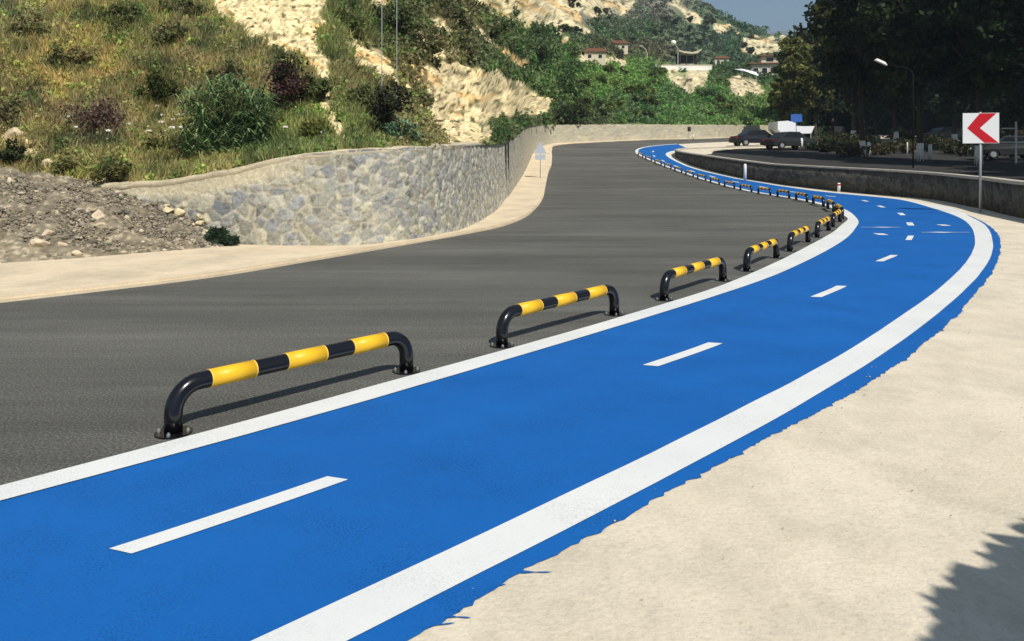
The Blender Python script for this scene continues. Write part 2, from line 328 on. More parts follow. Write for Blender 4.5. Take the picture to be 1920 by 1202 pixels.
# centre dashes
ctr = spline([(-4.6, .25), (-3, 1.72)]+fl((213, 1044), (605, 911), (1213, 690), (1333, 650), (1530, 558), (1572, 542), (1652, 489), (1676, 481), (1707, 445), (1711, 430), (1706, 420), (1687, 400), (1652, 388), (1612, 375))+[(13.25, 33), (13.05, 37), (12.7, 42), (12.1, 48), (11.55, 54), (11.25, 59), (11.35, 64.5), (12.5, 68.8), (15.3, 71.8), (22, 75.5), (34, 83)], .05)
ctr = smooth(ctr, 8, 8)
arc = np.concatenate([[0], np.cumsum(np.linalg.norm(np.diff(ctr, axis=0), axis=1))])
x0, y0 = flat(213, 1044); s0 = arc[np.argmin(np.hypot(ctr[:, 0]-x0, ctr[:, 1]-y0))]
dash_bm = 0
for k in range(0, 19):
    a, b = s0+k*3.76, s0+k*3.76+1.0
    if b > arc[-1]: break
    ss = np.linspace(a, b, 6); c = np.stack([np.interp(ss, arc, ctr[:, 0]), np.interp(ss, arc, ctr[:, 1])], 1)
    wd = .052 if k < 5 else .07
    l, r = offset(c, wd), offset(c, -wd); tv = (c[-1]-c[0])/np.linalg.norm(c[-1]-c[0]); l = l-tv*.03; r = r+tv*.03; l[0] += tv*.012; r[-1] -= tv*.015
    tag(sheet('centre_dash', poly2(l, r), .012, M['white']), kind='structure')
# transverse arrows on each half lane
def mark(px0, px1, py, bump_at, th):
    pts_t, pts_b = [], []
    for i in range(13):
        u = i/12; px = px0+(px1-px0)*u; x, y = flat(px, py)
        k = th*(.35+1.3*math.exp(-((u-bump_at)/.16)**2))
        pts_t.append((x, y+k)); pts_b.append((x, y-k))
    return pts_t+pts_b[::-1]
for a in ((1614, 1690, 427, .55, .055), (1728, 1818, 436.5, .4, .06)):
    tag(sheet('lane_arrow', mark(*a), .012, M['white']), kind='structure')
for px, py in ((1650, 440), (1768, 423)):
    x, y = flat(px, py)
    tag(sheet('lane_arrow', [(x-.10, y-.16), (x+.09, y-.20), (x+.13, y+.14), (x-.06, y+.20)], .012, M['white']), kind='structure')
# upper ground behind the right wall
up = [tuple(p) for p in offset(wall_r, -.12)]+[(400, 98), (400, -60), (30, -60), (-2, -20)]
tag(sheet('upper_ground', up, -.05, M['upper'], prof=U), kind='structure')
isl = [(13.1, 64.2), (13.9, 65.9), (15.3, 67.3), (18, 69.1), (23, 71.5), (35, 78.1), (44, 84), (44, 82), (33, 74.5), (24, 69.5), (18.5, 66.5), (15.6, 62), (14.2, 57), (13.6, 56.5), (13.2, 60)]
tag(sheet('island_paving', isl, .03, M['paving'], prof=U), kind='structure')
# ------------------------------------------------------------------ stone wall on the left
def h3(p):
    v = math.sin(p[0]*12.9898+p[1]*78.233+p[2]*37.719)*43758.5453; return v-math.floor(v)
def stone_cell(s, z, sc):
    q = Vector((s*sc+mn.noise(Vector((s*.9, z*.9, 0)))*.5, z*sc*1.12+mn.noise(Vector((s*1.1, z, 5)))*.4, 0))
    d, pts = mn.voronoi(q, distance_metric='DISTANCE'); return d[1]-d[0], pts[0]
def stone_wall():
    root = empty('stone_wall', (-2.87, 13.95, 0), label='long grey stone retaining wall with pale mortar curving along the left of the road', cat='wall')
    ox, oy = -2.87, 13.95
    W = W3; tt = np.gradient(W[:, :2], axis=0); tt /= np.linalg.norm(tt, axis=1)[:, None]
    nr = np.stack([tt[:, 1], -tt[:, 0]], 1)          # towards the road
    arcw = np.concatenate([[0], np.cumsum(np.linalg.norm(np.diff(W[:, :2], axis=0), axis=1))])
    i_j = int(np.argmin(abs(W[:, 1]-31.5)+1000*(W[:, 0] < -1)))
    def section(a0, a1, du, nz, nm, seed):
        n = int((a1-a0)/du); V, Cc = [], []
        zs = np.linspace(0, 1, nz)
        for i in range(n+1):
            s = a0+(a1-a0)*i/n
            x, y, zt = [np.interp(s, arcw, W[:, k]) for k in range(3)]; nx, ny = [np.interp(s, arcw, nr[:, k]) for k in range(2)]
            zb = float(P(y))-.05; zt += mn.noise(Vector((s*1.7, seed, 0)))*.035
            for j, u in enumerate(zs):
                z = zb+(zt-zb)*u
                e, pt = stone_cell(s, z, 3.9 if s < 9.2 else (5.6 if y < 60 else 2.5))
                e2, pt2 = stone_cell(s+31, z, 6.5)
                h = h3(pt); edge = min(1, e/.10)
                big = mn.noise(Vector((s*.5, z*.5, 7)))
                mort = 1-edge
                # mortar smeared over the upper left part of the wall
                sm = max(0, min(1, (u-.70-.1*big)*8))*max(0, min(1, (9.0-s)/1.2))
                fine = mn.noise(Vector((s*14, z*14, 2)))
                base = np.array([.36, .355, .31])*(.72+.48*h)+np.array([.03, .02, -.01])*(h3(pt+Vector((1, 2, 3)))-.5)*3
                if h > .82: base = base*np.array([1.2, 1.16, 1.05])
                base = base*(1+.25*fine)
                dark = max(0, .3-h3(pt2))*1.5*(1 if e2 > .15 else 0); base = base*(1-dark)
                mc = np.array([.52, .47, .36])
                mk = min(1, mort*1.5)*.85; c = base*(1-mk)+mc*mk; c = c*(1-sm)+np.array([.62, .55, .38])*sm*(1+.15*fine)
                warm = max(0, min(1, (y-34)/25)); c = c*(1-warm*.6)+np.array([.46, .42, .30])*(1+.3*fine)*warm*.6
                dsp = .026*edge*(1-sm)*(.5+h)+.010*fine-.10*u*(zt-zb)*.5
                V.append((x+nx*dsp-ox, y+ny*dsp-oy, z)); Cc.append(np.clip(c, .03, .9))
        F = []
        for i in range(n):
            for j in range(nz-1):
                a = i*nz+j; F.append((a, a+nz, a+nz+1, a+1))
        mesh_np(nm, V, F, M['wall'], root, vcol=np.array(Cc), smooth=True)
    sj = arcw[i_j]
    a_far = arcw[int(np.argmin(abs(W[:, 1]-76)+1000*(W[:, 0] > 8)))]
    section(.0, sj-.04, .032, 64, 'masonry_panel', 1)
    section(sj+.04, a_far, .16, 30, 'masonry_panel', 2)
    section(a_far, arcw[int(np.argmin(abs(W[:, 1]-112)))], .3, 16, 'masonry_panel', 3)
    # wall top: rough mortar cap running back
    V, F = [], []
    for i, (x, y, z) in enumerate(W[:int(np.argmin(abs(W[:, 1]-112)))]):
        s = arcw[i]; zz = z+mn.noise(Vector((s*1.7, 1, 0)))*.03+mn.noise(Vector((s*5, 2, 0)))*.025
        nx, ny = nr[i]; hh = (z-float(P(y)))*.05
        jag = .05*mn.noise(Vector((s*7, 0, 0)))
        for d, dz in ((-.06-hh, -.16), (.03-hh, -.05+jag), (-.03-hh, .02+jag), (-.55, .03)):
            V.append((x+nx*d-ox, y+ny*d-oy, zz+dz))
    for i in range(len(V)//4-1):
        for j in range(3): a = i*4+j; F.append((a, a+4, a+5, a+1))
    mesh_np('mortar_cap', V, F, M['cement'], root)
    # expansion joint: two dark upright slots
    for k_ in (0, 9):
        x, y, z = W[i_j+k_]; bm = bmesh.new(); box(bm, (x-.03-ox, y-oy, z/2-.04), (.07, .035, z-.14)); bm_obj('joint', bm, M['dark'], root)
    return root
stone_wall()
# ------------------------------------------------------------------ hillside terrain
KC = {-600: [(19, 300), (24, 150), (28, 0), (33, -200), (45, -300), (70, -330)], 0: [(17.2, 300), (19.5, 150), (22, 0), (27, -200), (36, -300), (60, -330)],
      300: [(16.5, 312), (19.5, 155), (23, 0), (29, -200), (38, -300), (60, -330)], 600: [(16.6, 262), (20, 130), (24.5, 0), (32, -180), (42, -280), (65, -300)],
      800: [(18, 262), (22, 215), (34, 0), (45, -150), (58, -240), (80, -270)], 900: [(24, 258), (30, 205), (48, 0), (60, -140), (75, -200), (100, -230)],
      950: [(38, 248), (50, 170), (75, 0), (92, -110), (110, -160), (140, -180)], 1000: [(70, 226), (86, 120), (108, 0), (130, -80), (155, -120), (190, -140)],
      1050: [(82, 222), (108, 110), (145, 0), (170, -50), (200, -80), (240, -90)], 1200: [(90, 225), (130, 150), (168, 118), (185, 105), (235, 15), (300, -40)],
      1300: [(96, 225), (140, 150), (170, 126), (188, 118), (255, 40), (305, -2)], 1440: [(104, 225), (140, 170), (166, 145), (192, 130), (255, 88), (300, 63)],
      1600: [(124, 225), (150, 180), (190, 150), (220, 130), (260, 110), (300, 78)], 2300: [(150, 225), (190, 190), (230, 160), (260, 140), (300, 120), (340, 90)]}
KP = sorted(KC)
wpx = 960+F0*W3[:, 0]/W3[:, 1]; wsel = wpx > 150
def column(px):
    q = np.clip(px, KP[0], KP[-1]); j = min(np.searchsorted(KP, q, side='right')-1, len(KP)-2)
    f = (q-KP[j])/(KP[j+1]-KP[j]); f = f*f*(3-2*f)*.5+f*.5
    ks = [((1-f)*a[0]+f*b[0], (1-f)*a[1]+f*b[1]) for a, b in zip(KC[KP[j]], KC[KP[j+1]])]
    if px < 200: Y0, z0 = 15.9, 1.0
    else: Y0 = np.interp(px, wpx[wsel], W3[wsel, 1])+.30; z0 = np.interp(px, wpx[wsel], W3[wsel, 2])-.03
    Ys = [Y0]; Zs = [z0]
    for Y, y in ks:
        Y = max(Y, Ys[-1]+.6); Ys.append(Y); Zs.append(max(EYE+(HZ-y)*Y/F0, .5))
    Ys.append(Ys[-1]*1.4+10); Zs.append(7.0)
    return Ys, Zs
PXS = np.concatenate([np.arange(-600, -60, 20), np.arange(-60, 1560, 4), np.arange(1560, 2301, 20)]).astype(float)
NT = 250
# rows: densely spaced over the visible slope
def inpoly(x, y, poly):
    c = False; n = len(poly); j = n-1
    for i in range(n):
        xi, yi = poly[i]; xj, yj = poly[j]
        if (yi > y) != (yj > y) and x < (xj-xi)*(y-yi)/(yj-yi)+xi: c = not c
        j = i
    return c
ROCK = [[(375, -40), (600, -60), (607, 45), (592, 70), (622, 130), (612, 190), (652, 255), (638, 268), (604, 205), (590, 145), (560, 100), (500, 85), (450, 60), (410, 25)],
        [(775, 195), (800, 205), (832, 188), (805, 150), (790, 115), (815, 125), (850, 118), (905, 128), (985, 160), (1030, 190), (1036, 215), (985, 222), (925, 215), (912, 235), (925, 262), (885, 268), (845, 278), (815, 235)],
        [(880, -20), (1100, -20), (1085, 55), (1045, 62), (1000, 42), (985, 52), (935, 28), (890, 8)],
        [(752, 112), (775, 128), (838, 196), (828, 204), (790, 160)], [(645, 92), (662, 98), (712, 142), (700, 148)], [(690, 95), (700, 93), (745, 118), (735, 122)],
        [(795, 20), (815, 25), (850, 55), (845, 70), (820, 45)], [(690, -10), (745, -10), (740, 10), (700, 15)],
        [(1030, 70), (1060, 68), (1070, 80), (1048, 92), (1035, 85)],
        [(640, 75), (660, 70), (735, 130), (765, 165), (750, 165), (700, 130)], [(760, 40), (800, 75), (840, 110), (832, 116), (780, 85)], [(880, 45), (960, 100), (1000, 125), (990, 128), (930, 100)], [(1100, 0), (1190, 0), (1180, 22), (1120, 40), (1095, 30)], [(1060, 20), (1110, 55), (1100, 66), (1058, 50)],
        [(0, 232), (35, 228), (60, 262), (62, 300), (95, 330), (180, 338), (245, 342), (245, 365), (60, 350), (40, 300), (0, 275)],
        [(1255, 5), (1285, 10), (1315, 38), (1305, 45), (1270, 25)], [(1330, 32), (1360, 42), (1400, 62), (1390, 72), (1350, 55)],
        [(1392, 78), (1425, 68), (1470, 72), (1500, 82), (1462, 100), (1440, 98), (1420, 108), (1395, 98)],
        [(1243, 128), (1330, 128), (1322, 168), (1300, 165), (1292, 178), (1275, 158), (1250, 150)], [(1368, 148), (1412, 142), (1432, 170), (1425, 180), (1362, 180)],
        [(1085, 95), (1125, 100), (1170, 112), (1168, 122), (1100, 112)]]
RB = [(min(p[0] for p in q), max(p[0] for p in q), min(p[1] for p in q), max(p[1] for p in q)) for q in ROCK]
def rockmask(px, y):
    wx = px+mn.noise(Vector((px*.05, y*.05, 1)))*14; wy = y+mn.noise(Vector((px*.05, y*.05, 4)))*12
    for q, b in zip(ROCK, RB):
        if b[0] < wx < b[1] and b[2] < wy < b[3] and inpoly(wx, wy, q):
            # tufts break up the rock face
            return 1.0 if mn.noise(Vector((px*.045-y*.03, y*.07, 8))) < .36 else .35
    return 0.0
# broad colour zones of the vegetation on the slope: (px, y, rx, ry, colour)
ZONES = [(60, 80, 260, 130, (.17, .125, .045)), (160, 130, 150, 90, (.20, .145, .05)), (240, 60, 80, 60, (.07, .085, .025)), (330, 110, 120, 90, (.13, .10, .04)),
         (190, 230, 120, 40, (.11, .075, .05)), (100, 250, 90, 30, (.14, .11, .04)), (280, 230, 60, 50, (.16, .13, .04)), (300, 300, 120, 40, (.15, .12, .04)), (300, 160, 50, 40, (.05, .055, .015)),
         (420, 40, 60, 60, (.12, .11, .04)), (640, 60, 60, 70, (.10, .095, .03)), (700, 150, 90, 60, (.12, .095, .035)), (740, 60, 70, 50, (.05, .055, .018)), (850, 60, 80, 40, (.09, .075, .03)), (560, 230, 60, 30, (.13, .13, .04)),
         (830, 130, 60, 40, (.11, .085, .035)), (950, 90, 80, 60, (.045, .06, .02)), (1040, 130, 60, 60, (.055, .08, .022)), (1150, 20, 90, 30, (.12, .11, .075)), (1200, 60, 130, 25, (.055, .075, .035)),
         (1130, 150, 90, 40, (.095, .14, .03)), (1200, 200, 100, 30, (.06, .09, .03)), (1300, 200, 120, 40, (.08, .125, .035)), (1100, 215, 80, 25, (.05, .06, .022)), (1340, 70, 90, 40, (.045, .07, .035)),
         (1180, 90, 80, 18, (.07, .06, .03)), (1380, 150, 40, 20, (.04, .06, .02)), (1400, 200, 60, 30, (.10, .13, .035)), (480, 260, 60, 30, (.06, .07, .02)), (20, 30, 90, 60, (.13, .12, .06)), (20, 190, 60, 40, (.09, .07, .035)), (650, 230, 50, 40, (.10, .10, .03))]
ZP = np.array([z[:4] for z in ZONES], float); ZC = np.array([z[4] for z in ZONES])
def zonecol(px, y):
    px = np.asarray(px, float)[..., None]; y = np.asarray(y, float)[..., None]
    wgt = np.exp(-(((px-ZP[:, 0])/ZP[:, 2])**2+((y-ZP[:, 1])/ZP[:, 3])**2)*1.2)+1e-6
    wgt = wgt**1.5
    return (wgt@ZC)/wgt.sum(-1, keepdims=True)*np.array([1.68, 1.92, 2.2])+np.array([.02, .017, .010])
GX = np.zeros((len(PXS), NT)); GY = GX.copy(); GZ = GX.copy(); RM = GX.copy()
for i, px in enumerate(PXS):
    Ys, Zs = column(px); Ys = np.array(Ys); Zs = np.array(Zs)
    kf_ = min(1, max(0, (px-880)/300)); kk = np.array([0, .12, .45, .80, .93, .97, .985, 1.0])*(1-kf_)+np.array([0, .10, .38, .56, .64, .86, .97, 1.0])*kf_
    t = np.linspace(0, 1, NT); Y = np.interp(t, kk, Ys)
    # smooth the profile a little
    Z = np.interp(Y, Ys, Zs)
    rel = (px-960)/F0
    for j in range(NT):
        y = Y[j]; x = rel*y; z = Z[j]; sc = max(.35, y/45)
        ys = HZ-(z-EYE)*F0/y
        inf = min(1, (y-Y[0])/(1.2*sc)); out = 1 if j < NT-12 else 0
        v = Vector((x/sc*.55, y/sc*.55, z/sc*.3))
        n = mn.fractal(v, 1.0, 2.1, 4)*.28*sc
        rm = rockmask(px, ys) if ys > -60 and px > -60 and px < 1560 else (1.0 if mn.noise(Vector((px*.01, y*.1, 0))) > .3 else 0)
        if rm > .5:
            bl = mn.voronoi(Vector((x/sc*1.1+z/sc*.5, y/sc*1.1, z/sc*1.3)))[0]
            n += (.35-bl[0])*.5*sc+(bl[1]-bl[0])*.22*sc+mn.fractal(Vector((x/sc*3, y/sc*3, z/sc*3)), 1, 2, 3)*.10*sc
        if px > 1360 and y > 200: n *= .5
        kf = .6 if px > 1180 and 150 < y < 200 else 1
        if rm > .5 and out: y -= n*inf*kf*.75; x -= n*inf*kf*.1; n *= .6
        GX[i, j] = x; GY[i, j] = y; GZ[i, j] = z+n*inf*kf; RM[i, j] = rm
SY = HZ-(GZ-EYE)*F0/GY
def terrain():
    colr = zonecol(np.repeat(PXS[:, None], NT, 1), SY)
    soil = colr*.75+np.array([.05, .035, .015])*.5
    rock = np.array([.80, .655, .37]); rk = np.zeros_like(soil)
    for i in range(len(PXS)):
        for j in range(0, NT):
            x, y, z = GX[i, j], GY[i, j], GZ[i, j]; sc = max(.35, y/45)
            if RM[i, j] > 0:
                a = mn.noise(Vector((x/sc*1.5+z/sc*3, y/sc*1.5, z/sc*1.0))); b = mn.noise(Vector((x/sc*5, y/sc*5, z/sc*9)))
                k = 1+.25*a+.3*b
                c = rock*k
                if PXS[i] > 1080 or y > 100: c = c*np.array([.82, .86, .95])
                if a > .32: c = c*np.array([.85, .70, .55])
                if abs(b) < .04: c = c*.5
                pit = mn.noise(Vector((PXS[i]*.11, SY[i, j]*.13, 7)))
                if pit > .40: c = np.array([.10, .09, .045])
                ck = mn.voronoi(Vector((x/sc*1.1+z/sc*.5, y/sc*1.1, z/sc*1.3)))[0]
                if ck[1]-ck[0] < .05: c = c*.6
                rk[i, j] = c
            else: rk[i, j] = soil[i, j]
    m = RM[..., None]; colr = soil*(1-m)+rk*m
    nP = len(PXS); idx = np.arange(nP*NT).reshape(nP, NT)
    Fc = np.stack([idx[:-1, :-1], idx[1:, :-1], idx[1:, 1:], idx[:-1, 1:]], -1).reshape(-1, 4)
    V = np.stack([GX, GY, GZ], -1).reshape(-1, 3)
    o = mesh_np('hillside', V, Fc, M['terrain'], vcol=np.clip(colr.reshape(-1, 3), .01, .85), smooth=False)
    tag(o, kind='structure')
terrain()
def hit(px, py):
    """first terrain point seen at photo pixel"""
    i = int(np.argmin(abs(PXS-px))); col = SY[i]
    j = int(np.argmax(col <= py)); return Vector((GX[i, j], GY[i, j], GZ[i, j])), j
# ------------------------------------------------------------------ leaf clouds
def quads(Cn, size, stretch=1.0, up=.0, droop=None):
    """random oriented quads at centres Cn; returns V,F"""
    n = len(Cn); size = np.broadcast_to(size, (n,))[:, None]
    a = RNG.normal(size=(n, 3)); a[:, 2] += up*2; a /= np.linalg.norm(a, axis=1)[:, None]
    b = RNG.normal(size=(n, 3)); b -= a*(a*b).sum(1)[:, None]; b /= np.linalg.norm(b, axis=1)[:, None]
    a = a*size*stretch; b = b*size
    V = np.stack([Cn-a*.5-b*.15, Cn+b*.5, Cn+a*.5+b*.1, Cn-b*.5], 1).reshape(-1, 3)
    return V, np.arange(4*n).reshape(n, 4)
def vary(col, n, v=.3, hue=.12):
    c = np.broadcast_to(np.asarray(col, float), (n, 3))*(1+RNG.uniform(-v, v, (n, 1)))
    return np.clip(c*(1+RNG.uniform(-hue, hue, (n, 3))), .003, .9)
def ball(n, rad, flatz=1.0, shell=.5):
    d = RNG.normal(size=(n, 3)); d /= np.linalg.norm(d, axis=1)[:, None]
    r = RNG.uniform(0, 1, (n, 1))**shell
    return d*r*np.asarray(rad)*np.array([1, 1, flatz])
# scrub and dry grass over the slope
def slope_cover():
    Vs, Fs, Cs = [], [], []; off = 0
    vis = np.argwhere((SY > -25) & (SY < 420) & (PXS[:, None] > -60) & (PXS[:, None] < 1560) & (RM < .5) & (np.arange(NT)[None] < NT-12) & (np.arange(NT)[None] > 1))
    wts = np.array([abs(SY[i, min(j+1, NT-1)]-SY[i, j])+.15 for i, j in vis]); wts /= wts.sum()
    pick = vis[RNG.choice(len(vis), 19000, p=wts)]
    pts = np.stack([GX[pick[:, 0], pick[:, 1]], GY[pick[:, 0], pick[:, 1]], GZ[pick[:, 0], pick[:, 1]]], 1)
    pxs = PXS[pick[:, 0]]; sy = SY[pick[:, 0], pick[:, 1]]
    base = zonecol(pxs, sy)
    for k in range(len(pts)):
        Y = pts[k, 1]; px, y = pxs[k], sy[k]; s = (.0030 if px < 1050 else .0022)*Y
        if 1240 < px < 1330 and 118 < y < 134: continue
        if px > 230 and any(rockmask(px+dx, y-dy) > .5 for dx, dy in ((0, -4), (0, 7), (-7, 3), (7, 3))): continue
        nn = mn.noise(Vector((px*.022, y*.035, 2))); n2 = mn.noise(Vector((px*.07, y*.09, 5)))
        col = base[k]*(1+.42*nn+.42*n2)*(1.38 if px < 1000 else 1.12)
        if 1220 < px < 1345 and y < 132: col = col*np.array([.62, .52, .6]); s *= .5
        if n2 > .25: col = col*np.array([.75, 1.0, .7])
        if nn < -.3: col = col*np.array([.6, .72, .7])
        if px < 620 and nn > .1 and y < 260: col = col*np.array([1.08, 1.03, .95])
        grassy = (px < 720 and n2 < .15)
        if grassy:
            n = 12; h = s*RNG.uniform(2.8, 5.5); r = RNG.uniform(-1, 1, (n, 2))*s*2.2
            bx = pts[k]+np.concatenate([r, np.zeros((n, 1))], 1); lean = RNG.normal(size=(n, 3))*h*.35; lean[:, 2] = h*RNG.uniform(.6, 1.1, n)
            lean[:, 0] += h*.15
            wv = np.zeros((n, 3)); ang = RNG.uniform(0, 6.28, n); wv[:, 0] = np.cos(ang)*s*.28; wv[:, 1] = np.sin(ang)*s*.28
            V = np.stack([bx-wv-[0, 0, .1*h], bx+wv-[0, 0, .1*h], bx+lean+wv*.3, bx+lean-wv*.3], 1).reshape(-1, 3)
            Fq = np.arange(4*n).reshape(n, 4); c = vary(col*1.15, n, .35)
        else:
            n = 26; rr = s*RNG.uniform(1.8, 4.5); cen = pts[k]+ball(n, rr, .75, .4)+[0, 0, rr*.35]
            V, Fq = quads(cen, s*RNG.uniform(.8, 1.6, n), 1.4, .3); c = vary(col, n, .35)
        Vs.append(V); Fs.append(Fq+off); Cs.append(c); off += len(V)
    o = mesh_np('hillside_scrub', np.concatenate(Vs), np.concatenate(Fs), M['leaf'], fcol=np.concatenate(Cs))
    tag(o, 'dry grass and low scrub covering the rocky hillside', 'scrub', kind='stuff')
slope_cover()
# ------------------------------------------------------------------ individual shrubs
def bush(name, px, py, wpx_, hpx, col, label, cat='shrub', group=None, n=900, leafpx=5, kind='round', col2=None):
    col = tuple(v*1.55 for v in col); col2 = tuple(v*1.4 for v in col2) if col2 else None
    p, j = hit(px, py); Y = p.y; sc = Y/F0; w_, h_ = wpx_*sc/2, hpx*sc
    root = empty(name, p, label=label, cat=cat, group=group)
    if kind == 'reed':
        Vs, Cs = [], []
        for k in range(int(n)):
            ox, oy = RNG.uniform(-1, 1)*w_*.8, RNG.uniform(-.6, .6)*w_; z0 = RNG.uniform(-.05, .75)*h_*(1-.35*abs(ox/w_))
            a = RNG.uniform(0, 6.28); L = h_*RNG.uniform(.14, .30); u = np.array([math.cos(a), math.sin(a)*.6, RNG.uniform(.3, 1.1)]); u /= np.linalg.norm(u)
            b0 = np.array([ox, oy, z0]); wd = leafpx*sc*.5; s_ = np.array([-u[1], u[0], 0.]); s_ = s_/max(.1, np.linalg.norm(s_))*wd
            m1 = b0+u*L*.55; m2 = m1+np.array([u[0], u[1], -.3])*L*.55
            Vs.append([b0-s_*.5, b0+s_*.5, m1+s_, m1-s_]); Vs.append([m1-s_, m1+s_, m2+s_*.1, m2-s_*.1])
            cc = vary(col if RNG.uniform() > .35 else (col2 or col), 1, .35)[0]; Cs += [cc, cc]
        V = np.array(Vs).reshape(-1, 3); mesh_np('foliage', V, np.arange(len(V)).reshape(-1, 4), M['leaf'], root, fcol=np.array(Cs))
    else:
        nc = max(5, n//70); cl = ball(nc, (w_*.75, w_*.75, h_*.42))+[0, 0, h_*.48]
        rad = RNG.uniform(.22, .42, nc)*min(w_, h_)
        cen = np.concatenate([cl[i]+ball(n//nc, rad[i], .9, .4) for i in range(nc)]); cen[:, 2] = np.maximum(cen[:, 2], -.1)
        V, Fq = quads(cen, leafpx*sc*RNG.uniform(.7, 1.4, len(cen)), 1.5)
        cc = np.concatenate([vary((col if RNG.uniform() > .35 else (col2 or col)), n//nc, .4)*RNG.uniform(.7, 1.25) for i in range(nc)])
        mesh_np('foliage', V, Fq, M['leaf'], root, fcol=cc)
    bm = bmesh.new()
    for k in range(5):
        a = random.uniform(0, 6.28); r = random.uniform(.1, .5)*w_
        tube(bm, [(0, 0, -.1), (math.cos(a)*r*.5, math.sin(a)*r*.5, h_*.35), (math.cos(a)*r, math.sin(a)*r, h_*.75)], [sc*2.2, sc*1.6, sc*.7], 5)
    bm_obj('stem', bm, M['bark'], root); return root
bush('reed_clump', 428, 288, 185, 185, (.17, .24, .10), 'large grey-green reed clump with pale strap leaves above the stone wall', 'reeds', n=1900, leafpx=3, kind='reed', col2=(.03, .06, .03))
bush('reed_clump', 758, 272, 75, 62, (.13, .22, .14), 'small blue-green reed tuft right behind the top of the stone wall', 'reeds', n=420, leafpx=3.5, kind='reed', col2=(.03, .06, .03))
bush('purple_shrub', 548, 212, 110, 125, (.062, .03, .030), 'dark purple-leaved shrub beside the large reed clump', n=2200, leafpx=4, col2=(.022, .028, .014))
bush('dark_shrub', 728, 262, 105, 120, (.026, .026, .016), 'dark shadowy shrub at the foot of the two slender poles', n=2200, leafpx=4, col2=(.035, .04, .018))
bush('green_shrub', 300, 205, 90, 75, (.035, .045, .012), 'dark green bush in the dry grass left of the large reed clump', n=1300, leafpx=4, col2=(.06, .065, .015))
bush('green_shrub', 25, 318, 70, 60, (.03, .038, .015), 'dark bush just above the left end of the rubble pile', n=1000, leafpx=4)
bush('green_shrub', 215, 345, 110, 50, (.045, .06, .018), 'low green bush growing around the pale boulder above the rubble', n=900, leafpx=4, col2=(.09, .085, .03))
bush('green_shrub', 585, 268, 90, 50, (.07, .085, .02), 'yellow-green bush on the wall top left of the cream rock streak', n=900, leafpx=4, col2=(.11, .115, .03))
bush('brown_shrub', 185, 252, 130, 62, (.09, .055, .045), 'brown-purple dry bush among white flowers on the left slope', n=1500, leafpx=4, col2=(.05, .05, .03))
bush('green_shrub', 1070, 234, 75, 52, (.045, .075, .035), 'round green shrub behind the corner of the far wall', n=900, leafpx=4, col2=(.03, .04, .02))
k = 0
for px, py, w_, h_, c in ((650, 60, 70, 60, 0), (740, 70, 110, 85, 1), (800, 105, 90, 60, 1), (870, 110, 90, 60, 0), (920, 70, 80, 50, 1), (1000, 112, 80, 50, 1), (1065, 185, 70, 60, 1), (1010, 120, 90, 60, 0),
                          (690, 215, 70, 70, 0), (240, 55, 120, 60, 1), (330, 90, 90, 60, 0), (420, 160, 70, 60, 0), (130, 130, 90, 60, 0), (60, 70, 90, 60, 0), (350, 40, 90, 50, 1), (860, 60, 70, 50, 0), (610, 190, 60, 60, 0), (300, 290, 80, 50, 0), (130, 330, 70, 50, 0), (20, 230, 60, 50, 1)):
    k += 1
    bush('scrub_bush', px, py, w_*1.15, h_*.8, tuple(zonecol(px, py)*(.52, .40)[c]*np.array([.85, 1, .9])), 'rounded olive scrub bush on the near rocky slope', 'shrub', 'scrub bushes on the near rocky slope', n=900, leafpx=4.5, col2=tuple(zonecol(px, py)*.72))
for i in range(46):
    px = random.uniform(1060, 1440); py = random.uniform(140, 232)
    if 1240 < px < 1330 and py < 175 or 1360 < px and py < 182: continue
    c = random.choice([(.085, .11, .03), (.12, .15, .035), (.06, .08, .03)])
    bush('slope_bush', px, py, random.uniform(28, 60), random.uniform(12, 24), c, 'small green bush on the lush slope above the far wall', 'shrub', 'green bushes above the far wall', n=420, leafpx=4, col2=tuple(v*.6 for v in c))
for i in range(34):
    px = random.uniform(1060, 1430); py = random.uniform(max(10, (px-1300)*.5+12), 112)
    c = random.choice([(.035, .055, .03), (.05, .065, .03), (.06, .06, .035)])
    bush('ridge_bush', px, py, random.uniform(20, 50), random.uniform(8, 15), c, 'dark green bush on the upper far hillside below the ridge', 'shrub', 'dark bushes on the upper far hillside', n=220, leafpx=3.5)
# white umbel flowers on the left slope
fl_bm = bmesh.new()
for px, py in ((175, 210), (258, 222), (244, 233), (282, 247), (303, 231), (323, 242), (335, 217), (308, 218), (341, 241), (331, 262), (297, 201), (143, 240), (205, 246), (427, 268), (475, 263), (603, 250), (327, 225), (303, 255), (133, 220), (199, 262), (536, 240), (310, 248)):
    p, j = hit(px, py+14); sc = p.y/F0; d = random.uniform(5, 10)*sc
    for q in range(5):
        a = q*1.3; r = d*(.0 if q == 0 else .5); c = p+Vector((math.cos(a)*r, math.sin(a)*r, 14*sc))
        bmesh.ops.create_icosphere(fl_bm, subdivisions=1, radius=d*.42, matrix=Matrix.Translation(c) @ Matrix.Diagonal((1, 1, .8, 1)))
tag(bm_obj('white_flowers', fl_bm, M['whitew']), 'tiny white flower heads scattered through the dry grass of the left slope', 'flowers', kind='stuff')
